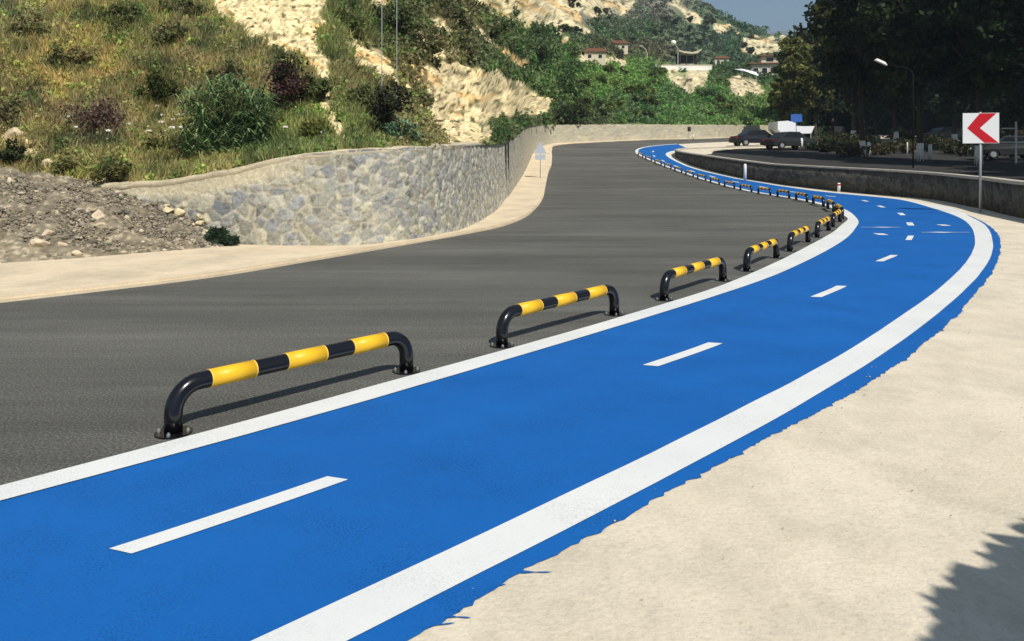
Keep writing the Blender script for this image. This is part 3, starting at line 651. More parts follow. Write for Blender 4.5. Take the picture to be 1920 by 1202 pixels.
# ------------------------------------------------------------------ rubble pile and stones
def rock(name, p, r, col, label=None, cat='stone', group=None, flat_=.65, seed=0, parent=None, cut=True):
    bm = bmesh.new(); bmesh.ops.create_icosphere(bm, subdivisions=3, radius=1)
    rs = random.Random(seed); ax = [Vector((rs.uniform(-1, 1), rs.uniform(-1, 1), rs.uniform(-1, 1))).normalized() for _ in range(9)]
    for v in bm.verts:
        c = v.co.copy()
        for a in ax:
            d = c.dot(a)
            if d > .58: c -= a*(d-.58)*.95
        c *= 1+.12*mn.noise(c*2.5+Vector((seed, 0, 0))); v.co = Vector((c.x*r, c.y*r*.8, c.z*r*flat_))
    o = bm_obj(name, bm, None, parent, False); o.location = p; o.rotation_euler = (rs.uniform(-.3, .3), rs.uniform(-.3, .3), rs.uniform(0, 6))
    me = o.data; a = me.color_attributes.new('Col', 'FLOAT_COLOR', 'POINT')
    a.data.foreach_set('color', np.tile(np.array([*col, 1], np.float32), len(me.vertices))); me.materials.append(M['rock'])
    return tag(o, label, cat, group)
def rub_pt(px, u):
    yf = np.interp(px, [-500, 0, 130, 380, 435], [560, 498, 490, 469, 464]); Yf = EYE*F0/(yf-HZ)
    top = np.interp(px, [-500, 0, 60, 240, 330, 400, 435], [310, 318, 330, 350, 402, 447, 463])
    Yb = Yf+np.interp(px, [-500, 0, 240, 330, 435], [4.4, 4.4, 2.9, 1.3, .1]); zb = EYE-(top-HZ)*Yb/F0
    Y = Yf+(Yb-Yf)*u; z = zb*(u**.85); X = (px-960)/F0*Y
    return X, Y, z
def rubble():
    V, Cc = [], []; pxs = np.arange(-500, 437, 4.0); nu = 90
    for px in pxs:
        for j in range(nu):
            u = j/(nu-1)*1.12; X, Y, z = rub_pt(px, min(u, 1)); 
            if u > 1: Y += (u-1)*6; z -= (u-1)*4
            am = min(1, u*6)*min(1, (440-px)/60)
            n = mn.fractal(Vector((X*2, Y*2, z*2)), 1, 2, 4)*.09+abs(mn.noise(Vector((X*9, Y*9, z*9))))*.06
            n2 = mn.noise(Vector((X*1.3, Y*1.3, 4))); n3 = mn.noise(Vector((X*11, Y*11, z*11)))
            c = np.array([.23, .195, .135])*(1+.35*n2+.6*n3)
            if n3 > .3: c = c*1.5
            V.append((X, Y, z+n*am+.02)); Cc.append(np.clip(c, .03, .6))
    n = len(pxs); idx = np.arange(n*nu).reshape(n, nu)
    Fq = np.stack([idx[:-1, :-1], idx[1:, :-1], idx[1:, 1:], idx[:-1, 1:]], -1).reshape(-1, 4)
    # loose gravel on the pile
    Vs, Fs, Cs = [np.array(V)], [Fq], [np.array(Cc)]; off = len(V)
    ico = bmesh.new(); bmesh.ops.create_icosphere(ico, subdivisions=1, radius=1); iv = np.array([v.co[:] for v in ico.verts]); 
    ifc = np.array([[v.index for v in f.verts] for f in ico.faces]); ico.free()
    Vt, Ft, Ct = [], [], []; o2 = 0
    for k in range(9000):
        px = RNG.uniform(-160, 425); u = RNG.uniform(0.0, 1)**.9; X, Y, z = rub_pt(px, u); r = RNG.uniform(.007, .021)*(1+1.8*(RNG.uniform() > .93))
        sh = iv*(1+RNG.uniform(-.3, .3, (len(iv), 1)))*np.array([r*RNG.uniform(.8, 1.6), r, r*.7])
        a = RNG.uniform(0, 6.28); sh = np.stack([sh[:, 0]*math.cos(a)-sh[:, 1]*math.sin(a), sh[:, 0]*math.sin(a)+sh[:, 1]*math.cos(a), sh[:, 2]], 1)
        Vt.append(sh+[X, Y, z+.05*min(1, u*5)+r*.2]); Ft.append(ifc+o2); o2 += len(iv)
        g = RNG.uniform(.14, .30) if RNG.uniform() < .86 else RNG.uniform(.36, .55)
        Ct.append(np.tile(np.array([g, g*.87, g*.66]), (len(iv), 1)))
    o = mesh_np('rubble_slope', V, Fq, M['rubble'], vcol=np.array(Cc)); tag(o, kind='structure')
    o = mesh_np('loose_gravel', np.concatenate(Vt), np.concatenate(Ft), M['rubble'], vcol=np.concatenate(Ct)); tag(o, 'small loose stones and gravel over the rubble heap', 'gravel', kind='stuff')
rubble()
for i, (px, u, r, lab) in enumerate(((185, .42, .17, 'pale angular stone, largest on the middle of the rubble pile'), (192, .28, .14, 'flat pale stone just below the largest one on the rubble pile'),
        (147, .36, .07, 'small cream stone left of the largest stone on the rubble'), (238, .42, .09, 'grey pointed stone right of the largest stone on the rubble'),
        (78, .1, .17, 'pale stone at the foot of the rubble beside the sidewalk'), (90, .2, .12, 'rounded cream stone near the rubble foot on the left'), (115, .1, .10, 'small pale stone low on the rubble left part'),
        (182, .68, .08, 'small cream stone high on the rubble pile'), (68, .72, .08, 'pale chip stone on the upper left of the rubble'), (20, .82, .10, 'flat pale stone near the rubble crest at the frame edge'),
        (145, .03, .10, 'white stone lying on the sidewalk edge below the rubble'), (262, .5, .07, 'small yellowish stone right on the rubble near the mortar'))):
    X, Y, z = rub_pt(px, u); rock('stone', (X, Y, z+r*.4), r, (.58, .48, .34), lab, 'stone', None, seed=i+3)
for i, (px, py, r, lab) in enumerate(((228, 325, .30, 'cream boulder half buried in green weeds above the rubble'), (205, 335, .2, 'smaller grey boulder touching the cream boulder above the rubble'), (240, 340, .17, 'low cream stone below the cream boulder on the slope'),
                                      (28, 262, .36, 'weathered pink-cream rock in the grass at the left frame edge'), (62, 300, .3, 'jagged cream rock beside the dark bush above the rubble'), (95, 318, .25, 'crumbled cream rock just above the rubble crest'))):
    p, j = hit(px, py); rock('boulder', p+Vector((0, 0, r*.3)), r*.8, (.56, .45, .28), lab, 'rock', None, .75, seed=i+30)
# pale mortar spill bordering the rubble to the wall
pts = []
for px, u in ((240, 1), (262, .95), (290, .95), (330, .95), (370, .95), (405, .9)):
    pts.append(rub_pt(px, u))
for i in range(22):
    t = max(0, min(5, i/21*5+random.uniform(-.25, .25))); a = int(min(t, 4)); f = t-a; q = [pts[a][k]*(1-f)+pts[a+1][k]*f for k in range(3)]
    rock('rubble_stone', (q[0]+random.uniform(-.22, .22), q[1]-.05, q[2]+random.uniform(.0, .12)), random.choice([.04, .06, .07, .10, .15]), (.62, .53, .34), 'cream mortar-covered stone in the seam between rubble and wall', 'stone', 'stones along the seam between rubble and wall', seed=60+i)
bush('green_weed', 418, 462, 10, 10, (.03, .05, .03), 'dark green weed at the foot of the wall end by the rubble', 'weed', n=500, leafpx=4).location = (*rub_pt(415, .3)[:2], .02)
wd = [o for o in bpy.data.objects if o.name == 'green_weed'][0]; wd.scale = (5.2, 3.0, 3.0)
# ------------------------------------------------------------------ bike lane barriers
BL, BR, BH = 1.72, .0495, .262
def barrier():
    root = empty('lane_barrier', (0, 0, 0)); br = .15
    path = [(0, 0, 0), (0, 0, BH-br)]+[(br-br*math.cos(t), 0, BH-br+br*math.sin(t)) for t in [math.pi/2*i/8 for i in range(1, 9)]]
    path += [(BL-br+br*math.sin(t), 0, BH-br+br*math.cos(t)) for t in [math.pi/2*i/8 for i in range(0, 9)]]+[(BL, 0, 0)]
    bm = bmesh.new(); tube(bm, path, BR, 20); bm_obj('frame', bm, M['black'], root, True)
    for a, b in ((.125, .285), (.42, .58), (.715, .875)):
        bm = bmesh.new(); tube(bm, [(a*BL, 0, BH), (b*BL, 0, BH)], BR+.0025, 20); bnd = bm_obj('reflective_band', bm, M['yellow'], root, True)
        for c_, d_ in ((a*BL-.008, a*BL), (b*BL, b*BL+.008)):
            bm = bmesh.new(); tube(bm, [(c_, 0, BH), (d_, 0, BH)], BR+.0035, 20); bm_obj('trim_ring', bm, M['trim'], bnd)
    for x in (0, BL):
        bm = bmesh.new(); tube(bm, [(x, 0, 0), (x, 0, .010)], .100, 24)
        pl = bm_obj('base_plate', bm, M['black'], root)
        for q in range(4):
            bm = bmesh.new(); a = math.pi/4+q*math.pi/2; c = (x+0.079*math.cos(a), .079*math.sin(a))
            tube(bm, [(*c, .008), (*c, .022)], .011, 6); tube(bm, [(*c, .022), (*c, .030)], .006, 8); bm_obj('bolt', bm, M['bolt'], pl)
    return root
bar = barrier(); kids_of(bar)
rp = offset(A, .135); ra = np.concatenate([[0], np.cumsum(np.linalg.norm(np.diff(rp, axis=0), axis=1))])
sx, sy_ = flat(312, 822); s = ra[np.argmin(np.hypot(rp[:, 0]-sx, rp[:, 1]-sy_))]
at = lambda s: np.array([np.interp(s, ra, rp[:, 0]), np.interp(s, ra, rp[:, 1])])
ORD = ['nearest', 'second nearest', 'third nearest', 'fourth nearest', 'fifth nearest', 'sixth nearest', 'seventh nearest']
n = 0
while True:
    p0, p1 = at(s), at(s+BL+.005)
    if p0[1] > 64 or n > 32: break
    o = bar if n == 0 else copy_tree(bar)
    o.location = (p0[0], p0[1], float(P(p0[1]))); dz = float(P(p1[1])-P(p0[1]))
    o.rotation_euler = (0, -math.atan2(dz, BL), math.atan2(p1[1]-p0[1], p1[0]-p0[0]))
    if n < 7: lab = ORD[n]+' black and yellow hoop barrier beside the inner white line'
    else: lab = 'distant black and yellow hoop barrier on the far curve of the blue lane'
    tag(o, lab, 'barrier', 'hoop barriers along the blue bike lane'); n += 1; s += 2.76
# grit and pebbles strewn along the edge of the blue paint and on the concrete
ico = bmesh.new(); bmesh.ops.create_icosphere(ico, subdivisions=1, radius=1); iv = np.array([v.co[:] for v in ico.verts]); ifc = np.array([[v.index for v in f.verts] for f in ico.faces]); ico.free()
Vt, Ft, Ct = [], [], []; o2 = 0
En = E[(E[:, 1] > 1.5) & (E[:, 1] < 20)]; eo = offset(E, -1)-E; eo = eo[(E[:, 1] > 1.5) & (E[:, 1] < 20)]
for k in range(520):
    i = RNG.integers(len(En)); d = RNG.exponential(.55) if k % 3 else RNG.uniform(-.3, .1); p = En[i]+eo[i]*d+RNG.uniform(-.2, .2, 2)
    r_ = RNG.uniform(.0014, .0038)*(1 if RNG.uniform() < .93 else 2)
    sh = iv*(1+RNG.uniform(-.3, .3, (len(iv), 1)))*r_*np.array([1.3, 1, .7]); Vt.append(sh+[p[0], p[1], .012+r_*.3]); Ft.append(ifc+o2); o2 += len(iv)
    g = RNG.uniform(.25, .6); Ct.append(np.tile(np.array([g, g*.88, g*.68]), (len(iv), 1)))
tag(mesh_np('grit', np.concatenate(Vt), np.concatenate(Ft), M['rubble'], vcol=np.concatenate(Ct)), 'tiny stones and grit scattered along the ragged blue paint edge', 'grit', kind='stuff')
# ------------------------------------------------------------------ right retaining wall
def strip_wall(root, path, back, z0f, z1f, name, m, ox, oy, zoff=(0, 0)):
    a = path; b = offset(path, -back); V = []; 
    for (x, y), (x2, y2) in zip(a, b):
        z0, z1 = z0f(y)+zoff[0], z1f(y)+zoff[1]
        V += [(x-ox, y-oy, z0), (x-ox, y-oy, z1), (x2-ox, y2-oy, z1), (x2-ox, y2-oy, z0)]
    Fq = []
    for i in range(len(a)-1):
        for j in range(4):
            c = i*4+j; d = i*4+(j+1) % 4; Fq.append((c, c+4, d+4, d))
    Fq.append((0, 1, 2, 3)); e = len(V)-4; Fq.append((e+3, e+2, e+1, e))
    return mesh_np(name, V, Fq, m, root)
rw = empty('retaining_wall', (12.5, 18, 0), label='low dark wall with pale coping beside the bend, behind the chevron sign', cat='wall')
wr = wall_r[(wall_r[:, 1] > -16)]
CT = lambda y: float(U(y))+.02
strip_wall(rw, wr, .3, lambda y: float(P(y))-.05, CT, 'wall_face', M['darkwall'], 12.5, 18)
strip_wall(rw, offset(wr, .04), .40, CT, lambda y: CT(y)+.085, 'coping', M['coping'], 12.5, 18, (.002, 0))
# ------------------------------------------------------------------ chevron sign
x, y = flat(1838, 399)
cs = empty('chevron_sign', (x, y, 0), R(-14), 'square white sign with red left-pointing chevron on a grey pole by the bend', 'road sign')
bm = bmesh.new(); tube(bm, [(0, 0, -.02), (0, 0, 2.9)], .033, 14); bm_obj('pole', bm, M['grey'], cs, True)
bm = bmesh.new(); tube(bm, [(0, 0, 0), (0, 0, .02)], .09, 16); bm_obj('base_plate', bm, M['grey'], cs)
W_, H_, ZB = .94, .87, 2.0
pl = bmesh.new(); prism(pl, [(-W_/2, ZB), (W_/2, ZB), (W_/2, ZB+H_), (-W_/2, ZB+H_)], -.055, -.040); plo = bm_obj('plate', pl, M['signw'], cs)
bm = bmesh.new(); q = lambda u, v: (-W_/2+u*W_, ZB+H_-v*H_)
prism(bm, [q(.47, .012), q(.93, .012), q(.47, .5), q(.985, .985), q(.60, .985), q(.12, .5)], -.059, -.0555); bm_obj('chevron', bm, M['red'], cs)
bm = bmesh.new()
for z in (2.2, 2.65): box(bm, (0, -.012, z), (.12, .055, .04))
bm_obj('bracket', bm, M['grey'], cs)
# ------------------------------------------------------------------ pale sign post on the left sidewalk
Y = 47; x = (1013-960)/F0*Y
sg = empty('triangle_sign', (x, Y, float(P(Y))+.03), R(4), 'pale triangular road sign with small plate on a thin post before the far wall corner', 'road sign')
bm = bmesh.new(); tube(bm, [(0, 0, 0), (0, 0, 2.0)], .025, 10); bm_obj('pole', bm, M['grey'], sg, True)
bm = bmesh.new(); prism(bm, [(-.38, 1.45), (.38, 1.45), (.04, 2.10), (-.04, 2.10)], -.045, -.03); bm_obj('plate', bm, M['pale'], sg)
bm = bmesh.new(); prism(bm, [(-.30, 1.08), (.30, 1.08), (.30, 1.38), (-.30, 1.38)], -.045, -.03); bm_obj('plate', bm, M['pale'], sg)
# white marker posts
def marker(px, Y, h, label, cap=None, r=.05, gz=P, name='marker_post'):
    x = (px-960)/F0*Y; ro = empty(name, (x, Y, float(gz(Y))), label=label, cat='post')
    bm = bmesh.new(); tube(bm, [(0, 0, 0), (0, 0, h*.93), (0, 0, h)], [r, r, r*.6], 12); bm_obj('post', bm, M['signw'], ro, True)
    if cap: bm = bmesh.new(); tube(bm, [(0, 0, h*.72), (0, 0, h*.9)], r*1.06, 12); bm_obj('reflector', bm, M[cap], ro, True)
marker(1397, 44.6, 1.0, 'white marker post standing against the dark wall on the far straight', r=.085)
marker(1573, 37.3, .42, 'short white and red marker post at the foot of the dark wall', 'red', .075)
marker(1300, 80, .5, 'tiny pale marker post on the inner edge of the far hairpin', r=.07)
Y = 78; x = (1292-960)/F0*Y
ro = empty('small_sign', (x, Y, float(P(Y))), label='small dark-backed sign on a post in front of the far wall', cat='road sign')
bm = bmesh.new(); tube(bm, [(0, 0, 0), (0, 0, 1.4)], .03, 8); bm_obj('pole', bm, M['grey'], ro)
bm = bmesh.new(); prism(bm, [(-.16, .95), (.16, .95), (.16, 1.4), (-.16, 1.4)], -.05, -.035); bm_obj('plate', bm, M['dark'], ro)
# slender poles on the slope
for px, py, h, lab in ((746, 238, 6.0, 'taller slender grey pole rising from the dark shrub'), (718, 240, 3.1, 'shorter slender grey pole in the dark shrub')):
    p, j = hit(px, py); ro = empty('slender_pole', p, label=lab, cat='pole')
    bm = bmesh.new(); tube(bm, [(0, 0, -.3), (0, 0, h)], .009, 8); bm_obj('shaft', bm, M['grey'], ro)
    bm = bmesh.new(); tube(bm, [(0, 0, h), (0, 0, h+.03)], .015, 8); bm_obj('cap', bm, M['dark'], ro)
# ------------------------------------------------------------------ trees
def tree(px, Y, h, rad, crown_lo, col, label, n=9000, group=None, gz=U, leaf=.30, col2=None, trunk_r=.25, lime=True, shape=1.0, name='broadleaf_tree', X=None, gaps=1.0, solid=0):
    x = (px-960)/F0*Y if X is None else X; z0 = float(gz(Y))
    root = empty(name, (x, Y, z0), label=label, cat='tree', group=group)
    hh = (h-crown_lo)/2; cz = crown_lo+hh; nc = 70
    d = RNG.normal(size=(nc, 3)); d /= np.linalg.norm(d, axis=1)[:, None]; rr = RNG.uniform(.35, 1, (nc, 1))**.5
    cl = d*rr*np.array([rad*.85, rad*.85, hh*.88])
    # narrower towards the top
    cl[:, :2] *= (1-.35*shape*np.clip(cl[:, 2:3]/hh, 0, 1)); cl[:, 2] += cz
    cr = RNG.uniform(.16, .34, nc)*rad*gaps
    per = n//nc; cen = np.concatenate([cl[i]+ball(per, cr[i], .75, .45) for i in range(nc)])
    V, Fq = quads(cen, leaf*RNG.uniform(.6, 1.35, len(cen)), 1.3)
    cc = np.concatenate([vary(col if RNG.uniform() > .35 else (col2 or col), per, .35)*RNG.uniform(.65, 1.4) for i in range(nc)])
    if solid:
        V2, F2 = quads(ball(solid, (rad*.97, rad*.97, hh*.97), 1, .30)+[0, 0, cz], leaf, 1.3); Fq = np.concatenate([Fq, F2+len(V)]); V = np.concatenate([V, V2]); cc = np.concatenate([cc, vary(col, solid, .35)])
    mesh_np('crown', V, Fq, M['leaf'], root, fcol=cc)
    bm = bmesh.new(); lean = random.uniform(-.3, .3)
    tube(bm, [(0, 0, -.3), (0, 0, .5), (lean*.4, 0, crown_lo), (lean, .1, cz), (lean*1.2, 0, cz+hh*.6)], [trunk_r*1.25, trunk_r, trunk_r*.8, trunk_r*.45, trunk_r*.12], 10)
    for k in range(7):
        a = k*.9+random.random(); zz = crown_lo+(.05+.13*k)*hh; e = cl[random.randrange(nc)]
        tube(bm, [(lean*.4, 0, zz*.9), (math.cos(a)*rad*.3, math.sin(a)*rad*.3, zz+hh*.25), (math.cos(a)*rad*.7, math.sin(a)*rad*.7, zz+hh*.5)], [trunk_r*.42, trunk_r*.25, trunk_r*.06], 6)
    tr = bm_obj('trunk', bm, M['bark'], root, True)
    if lime:
        bm = bmesh.new(); tube(bm, [(0, 0, -.1), (0, 0, .5), (lean*.15, 0, 1.05)], [trunk_r*1.16, trunk_r*1.04, trunk_r*.99], 12); bm_obj('limewashed_base', bm, M['lime'], tr, True)
    return root
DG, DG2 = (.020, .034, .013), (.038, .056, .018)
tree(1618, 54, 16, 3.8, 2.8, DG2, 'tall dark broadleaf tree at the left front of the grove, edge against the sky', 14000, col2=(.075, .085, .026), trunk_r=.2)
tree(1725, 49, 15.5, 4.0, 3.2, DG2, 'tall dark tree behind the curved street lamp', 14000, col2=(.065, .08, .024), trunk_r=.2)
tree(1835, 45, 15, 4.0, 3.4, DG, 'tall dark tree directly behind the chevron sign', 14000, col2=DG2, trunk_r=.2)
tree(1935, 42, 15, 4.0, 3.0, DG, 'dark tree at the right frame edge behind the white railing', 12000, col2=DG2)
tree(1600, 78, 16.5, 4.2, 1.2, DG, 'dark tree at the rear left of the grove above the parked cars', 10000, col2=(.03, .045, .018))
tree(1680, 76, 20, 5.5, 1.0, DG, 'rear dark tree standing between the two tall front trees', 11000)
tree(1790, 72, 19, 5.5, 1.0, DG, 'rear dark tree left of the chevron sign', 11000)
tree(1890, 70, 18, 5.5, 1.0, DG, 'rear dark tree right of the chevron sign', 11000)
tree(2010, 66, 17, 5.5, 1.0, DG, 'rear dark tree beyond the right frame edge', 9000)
tree(1487, 88, 11.6, 3.0, 1.2, (.19, .20, .06), 'lighter green tree in front of the hillside house at the left of the grove', 9000, col2=(.11, .125, .035), leaf=.34, lime=False)
tree(1528, 96, 13.5, 3.2, 1.0, (.085, .10, .03), 'mid green tree between the lighter tree and the dark grove', 8000, col2=(.06, .07, .025), leaf=.4, lime=False)
tree(1470, 112, 8.5, 2.2, .6, (.045, .065, .022), 'small dark tree beside the end of the far wall', 5000, col2=(.09, .11, .03), leaf=.35, lime=False)
for i, px in enumerate((1560, 1640, 1720, 1800, 1880, 1970)):
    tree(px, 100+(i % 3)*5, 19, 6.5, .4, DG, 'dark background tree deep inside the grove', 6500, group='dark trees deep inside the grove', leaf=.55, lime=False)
tree(0, -.90, 3.6, 2.6, 1.6, DG, 'young round tree behind the viewer whose shade falls on the lower right paving', 70, gz=lambda y: .0, leaf=.11, X=4.50, trunk_r=.08, lime=False, shape=.0, solid=60000)
for X_, Y_, h_, r_ in ((25.5, 25, 13, 4.6), (30, 31, 14, 5), (33, 38, 14, 5), (22.5, 17, 12, 4.2)):
    tree(0, Y_, h_, r_, 3.6, DG, 'tall dark tree beside the bend just outside the right frame edge', 9000, group='dark trees outside the right frame edge', X=X_, leaf=.35)
# low shrubs on the ground under the grove
def low_bush(px, Y, w_, h_, col):
    x = (px-960)/F0*Y; ro = empty('understorey_bush', (x, Y, float(U(Y))), label='low dark bush in the shade under the grove', cat='shrub', group='low bushes under the grove')
    cen = ball(260, (w_, w_*.7, h_*.5), 1, .5)+[0, 0, h_*.45]; V, Fq = quads(cen, RNG.uniform(.12, .3, 260), 1.3)
    mesh_np('foliage', V, Fq, M['leaf'], ro, fcol=vary(col, 260, .5))
    bm = bmesh.new(); tube(bm, [(0, 0, -.1), (.05, 0, h_*.5)], [.05, .02], 6); bm_obj('stem', bm, M['bark'], ro)
for i in range(64):
    c = random.choice([(.03, .04, .018), (.05, .055, .022), (.09, .075, .04), (.02, .03, .012)])
    low_bush(random.uniform(1500, 1960), random.uniform(52, 84), random.uniform(.6, 1.8), random.uniform(.5, 1.5), c)
# undergrowth behind the grove
cen = np.stack([RNG.uniform(36, 110, 9000), np.zeros(9000), np.zeros(9000)], 1); cen[:, 1] = 104+RNG.uniform(0, 7, 9000)-(cen[:, 0]-60)*.1
cen[:, 0] += (cen[:, 1]-104); cen[:, 2] = U(cen[:, 1])+RNG.uniform(0, 1, 9000)**1.2*6.5
cen = cen[cen[:, 0]/cen[:, 1] > .37]
V, Fq = quads(cen, RNG.uniform(.7, 1.5, len(cen)), 1.2)
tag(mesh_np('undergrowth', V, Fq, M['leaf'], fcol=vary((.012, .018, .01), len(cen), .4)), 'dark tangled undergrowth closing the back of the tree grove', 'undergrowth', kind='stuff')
# ------------------------------------------------------------------ parked cars
def car(px, Y, rz, body, label, L=4.2):
    x = (px-960)/F0*Y; root = empty('parked_car', (x, Y, float(U(Y))), rz, label, 'car', 'cars parked under the trees')
    prof = [(-2.1, .35), (-2.05, .75), (-1.95, .88), (-1.35, .95), (-.75, 1.40), (-.3, 1.46), (.6, 1.44), (1.2, 1.02), (1.95, .85), (2.08, .65), (2.1, .35), (1.72, .3), (1.6, .55), (1.3, .66), (1.0, .55), (.88, .3), (-.9, .3), (-1.02, .55), (-1.3, .66), (-1.6, .55), (-1.72, .3)]
    bm = bmesh.new(); n = len(prof); rows = []
    for yy, k in ((-.84, 0), (-.82, .0), (-.55, 0), (.55, 0), (.82, 0), (.84, 0)):
        rows.append([bm.verts.new((px_, yy*(1 if z < .95 else (.93-.22*(z-.95))), z if abs(yy) < .83 else z*.985+.004)) for px_, z in prof])
    for a, b in zip(rows, rows[1:]):
        for i in range(n): bm.faces.new((a[i], a[(i+1) % n], b[(i+1) % n], b[i]))
    bm.faces.new(rows[0][::-1]); bm.faces.new(rows[-1]); bmesh.ops.recalc_face_normals(bm, faces=bm.faces)
    bm_obj('body', bm, body, root)
    for sgn in (-1, 1):
        bm = bmesh.new(); yy = sgn*.775
        prism(bm, [(-1.15, .98), (-.68, 1.34), (.0, 1.37), (.0, .98)], yy-.012, yy+.012); bm_obj('side_window', bm, M['glass'], root)
        bm = bmesh.new(); prism(bm, [(.06, .98), (.06, 1.37), (.55, 1.36), (1.02, 1.0)], yy-.012, yy+.012); bm_obj('side_window', bm, M['glass'], root)
    for a, b in (((-1.30, .99), (-.78, 1.385)), ((.64, 1.425), (1.17, 1.05))):
        bm = bmesh.new(); d = Vector((b[0]-a[0], 0, b[1]-a[1])).normalized(); nn = Vector((-d.z, 0, d.x))*.012
        prism(bm, [(a[0]+nn.x, a[1]+nn.z), (b[0]+nn.x, b[1]+nn.z), (b[0]-nn.x, b[1]-nn.z), (a[0]-nn.x, a[1]-nn.z)], -.64, .64); bm_obj('windscreen', bm, M['glass'], root)
    for xx in (-1.3, 1.3):
        for yy in (-.76, .76):
            bm = bmesh.new(); tube(bm, [(xx, yy-.1, .31), (xx, yy+.1, .31)], .31, 18); wl = bm_obj('wheel', bm, M['tyre'], root)
            bm = bmesh.new(); tube(bm, [(xx, yy-.108, .31), (xx, yy+.108, .31)], .18, 12); bm_obj('rim', bm, M['bolt'], wl)
    for yy in (-.62, .62):
        bm = bmesh.new(); box(bm, (2.06, yy, .68), (.06, .28, .12)); bm_obj('headlight', bm, M['signw'], root)
        bm = bmesh.new(); box(bm, (-2.05, yy, .74), (.06, .24, .14)); bm_obj('tail_light', bm, M['red'], root)
    return root
car(1893, 50, R(172), M['cargrey'], 'grey car parked beyond the wall at the right frame edge')
car(1772, 76, R(195), M['cartan'], 'tan car parked under the trees left of the chevron pole')
car(1478, 66.5, R(20), M['cargrey'], 'dark grey car parked by the wall below the white canopy')
car(1415, 71.5, R(12), M['carblue'], 'dark blue car, leftmost of those parked on the hairpin island')
# ------------------------------------------------------------------ street lamp, railing, canopy, blue sign
Y = 40; x = (1712-960)/F0*Y
ro = empty('street_lamp', (x, Y, float(U(Y))), label='tall street lamp with pale head leaning left in front of the dark grove', cat='street lamp')
z1 = EYE+(HZ-118)*Y/F0-float(U(Y))
bm = bmesh.new(); tube(bm, [(0, 0, 0), (0, 0, z1-.5), (-.25, 0, z1-.28), (-1.3, 0, z1-.02)], [.04, .028, .016, .012], 10); bm_obj('pole', bm, mat('lamp_pole', (.008, .010, .008), .7), ro, True)
bm = bmesh.new(); box(bm, (-1.62, 0, z1+.06), (.58, .24, .13), 0, .7)
for v in bm.verts: v.co.z += -(v.co.x+1.62)*.45
bm_obj('lamp_head', bm, M['whitew'], ro)
Y = 46; x = (1905-960)/F0*Y; zb = float(U(Y))
ro = empty('white_railing', (x, Y, zb), label='white post and rail frame under the trees at the far right', cat='railing')
bm = bmesh.new(); tube(bm, [(0, 0, 0), (0, 0, 2.4)], .06, 8); bm_obj('post', bm, M['whitew'], ro)
bm = bmesh.new(); tube(bm, [(-1.9, .2, 0), (-1.9, .2, 1.25)], .04, 8); bm_obj('post', bm, M['whitew'], ro)
bm = bmesh.new(); tube(bm, [(-1.9, .2, 1.2), (0, 0, 1.2), (1.2, 0, 1.2)], .05, 8); bm_obj('rail', bm, M['whitew'], ro)
bm = bmesh.new(); tube(bm, [(-.8, 0, 2.0), (0, 0, 2.0)], .04, 8); bm_obj('rail', bm, M['whitew'], ro)
for px, Y, lab in ((1629, 55, 'white painted post under the left of the grove'), (1744, 50, 'white painted post between the street lamp and the tan car'), (1503, 66, 'white painted post beside the dark grey car'), (1476, 74, 'white painted post below the white canopy'), (1701, 54, 'thin white painted post just left of the street lamp foot')):
    marker(px, Y, .95, lab, r=.11 if px != 1701 else .05, gz=U, name='painted_post')
Y = 71; x = (1481-960)/F0*Y; zb = float(U(Y))
ro = empty('canopy', (x, Y, zb), label='white canvas canopy on posts left of the grove', cat='canopy')
bm = bmesh.new(); zt = EYE+(HZ-229)*Y/F0-zb; zl = EYE+(HZ-251)*Y/F0-zb
prism(bm, [(-1.5, zl+.35), (-1.5, zt), (-.6, zt+.06), (.05, zt-.12), (.05, zl), (-1.15, zl)], -1.3, 1.3); cv = bm_obj('canvas', bm, M['canvas'], ro)
bm = bmesh.new(); prism(bm, [(.2, zt-.38), (.8, zt-.42), (1.75, zt-.40), (1.45, zl), (.2, zl)], -1.2, 1.2); bm_obj('canvas', bm, M['canvas'], ro)
for xx in (-1.05, 1.4):
    for yy in (-1.2, 1.2):
        bm = bmesh.new(); tube(bm, [(xx, yy, 0), (xx, yy, zl+.02)], .05, 8); bm_obj('leg', bm, M['grey'], ro)
Y = 72; x = (1493-960)/F0*Y; zb = float(U(Y)); zt = EYE+(HZ-213)*Y/F0-zb
ro = empty('blue_sign', (x, Y, zb), label='dark blue direction sign on a post in front of the white canopy', cat='road sign')
bm = bmesh.new(); tube(bm, [(0, 0, 0), (0, 0, zt)], .045, 8); bm_obj('pole', bm, M['sblue'], ro)
bm = bmesh.new(); prism(bm, [(-.5, zt-.75), (.5, zt-.75), (.5, zt-.05), (-.5, zt-.05)], -.08, -.05); bm_obj('plate', bm, M['sblue'], ro)
# ------------------------------------------------------------------ buildings and posts on the far hillside
def at3(px, py, Y): return Vector(((px-960)/F0*Y, Y, EYE+(HZ-py)*Y/F0))
Y = 170; sc = Y/F0
ro = empty('terrace_wall', hit(1278, 134)[0]+Vector((0, -1, .3)), label='long low white terrace wall on the far hillside above cream rock', cat='wall')
bm = bmesh.new(); box(bm, (0, 0, .25), (106*sc, .5, 9*sc)); bm_obj('wall_face', bm, M['whitew'], ro)
bm = bmesh.new(); box(bm, (0, 0, .25+4.5*sc+.07), (107*sc, .62, .14)); bm_obj('coping', bm, M['cream'], ro)
p = at3(1290, 124, 174)
ro = empty('pavilion', p, label='open pavilion with pale sagging roof on the white terrace', cat='pavilion')
bm = bmesh.new()
prism(bm, [(-2.4, 3.3), (-1.2, 2.95), (.6, 2.8), (1.8, 3.1), (2.5, 3.5), (2.5, 3.25), (1.6, 2.55), (.4, 2.45), (-1.2, 2.6), (-2.4, 3.05)], -2, 2); bm_obj('roof', bm, M['cream'], ro)
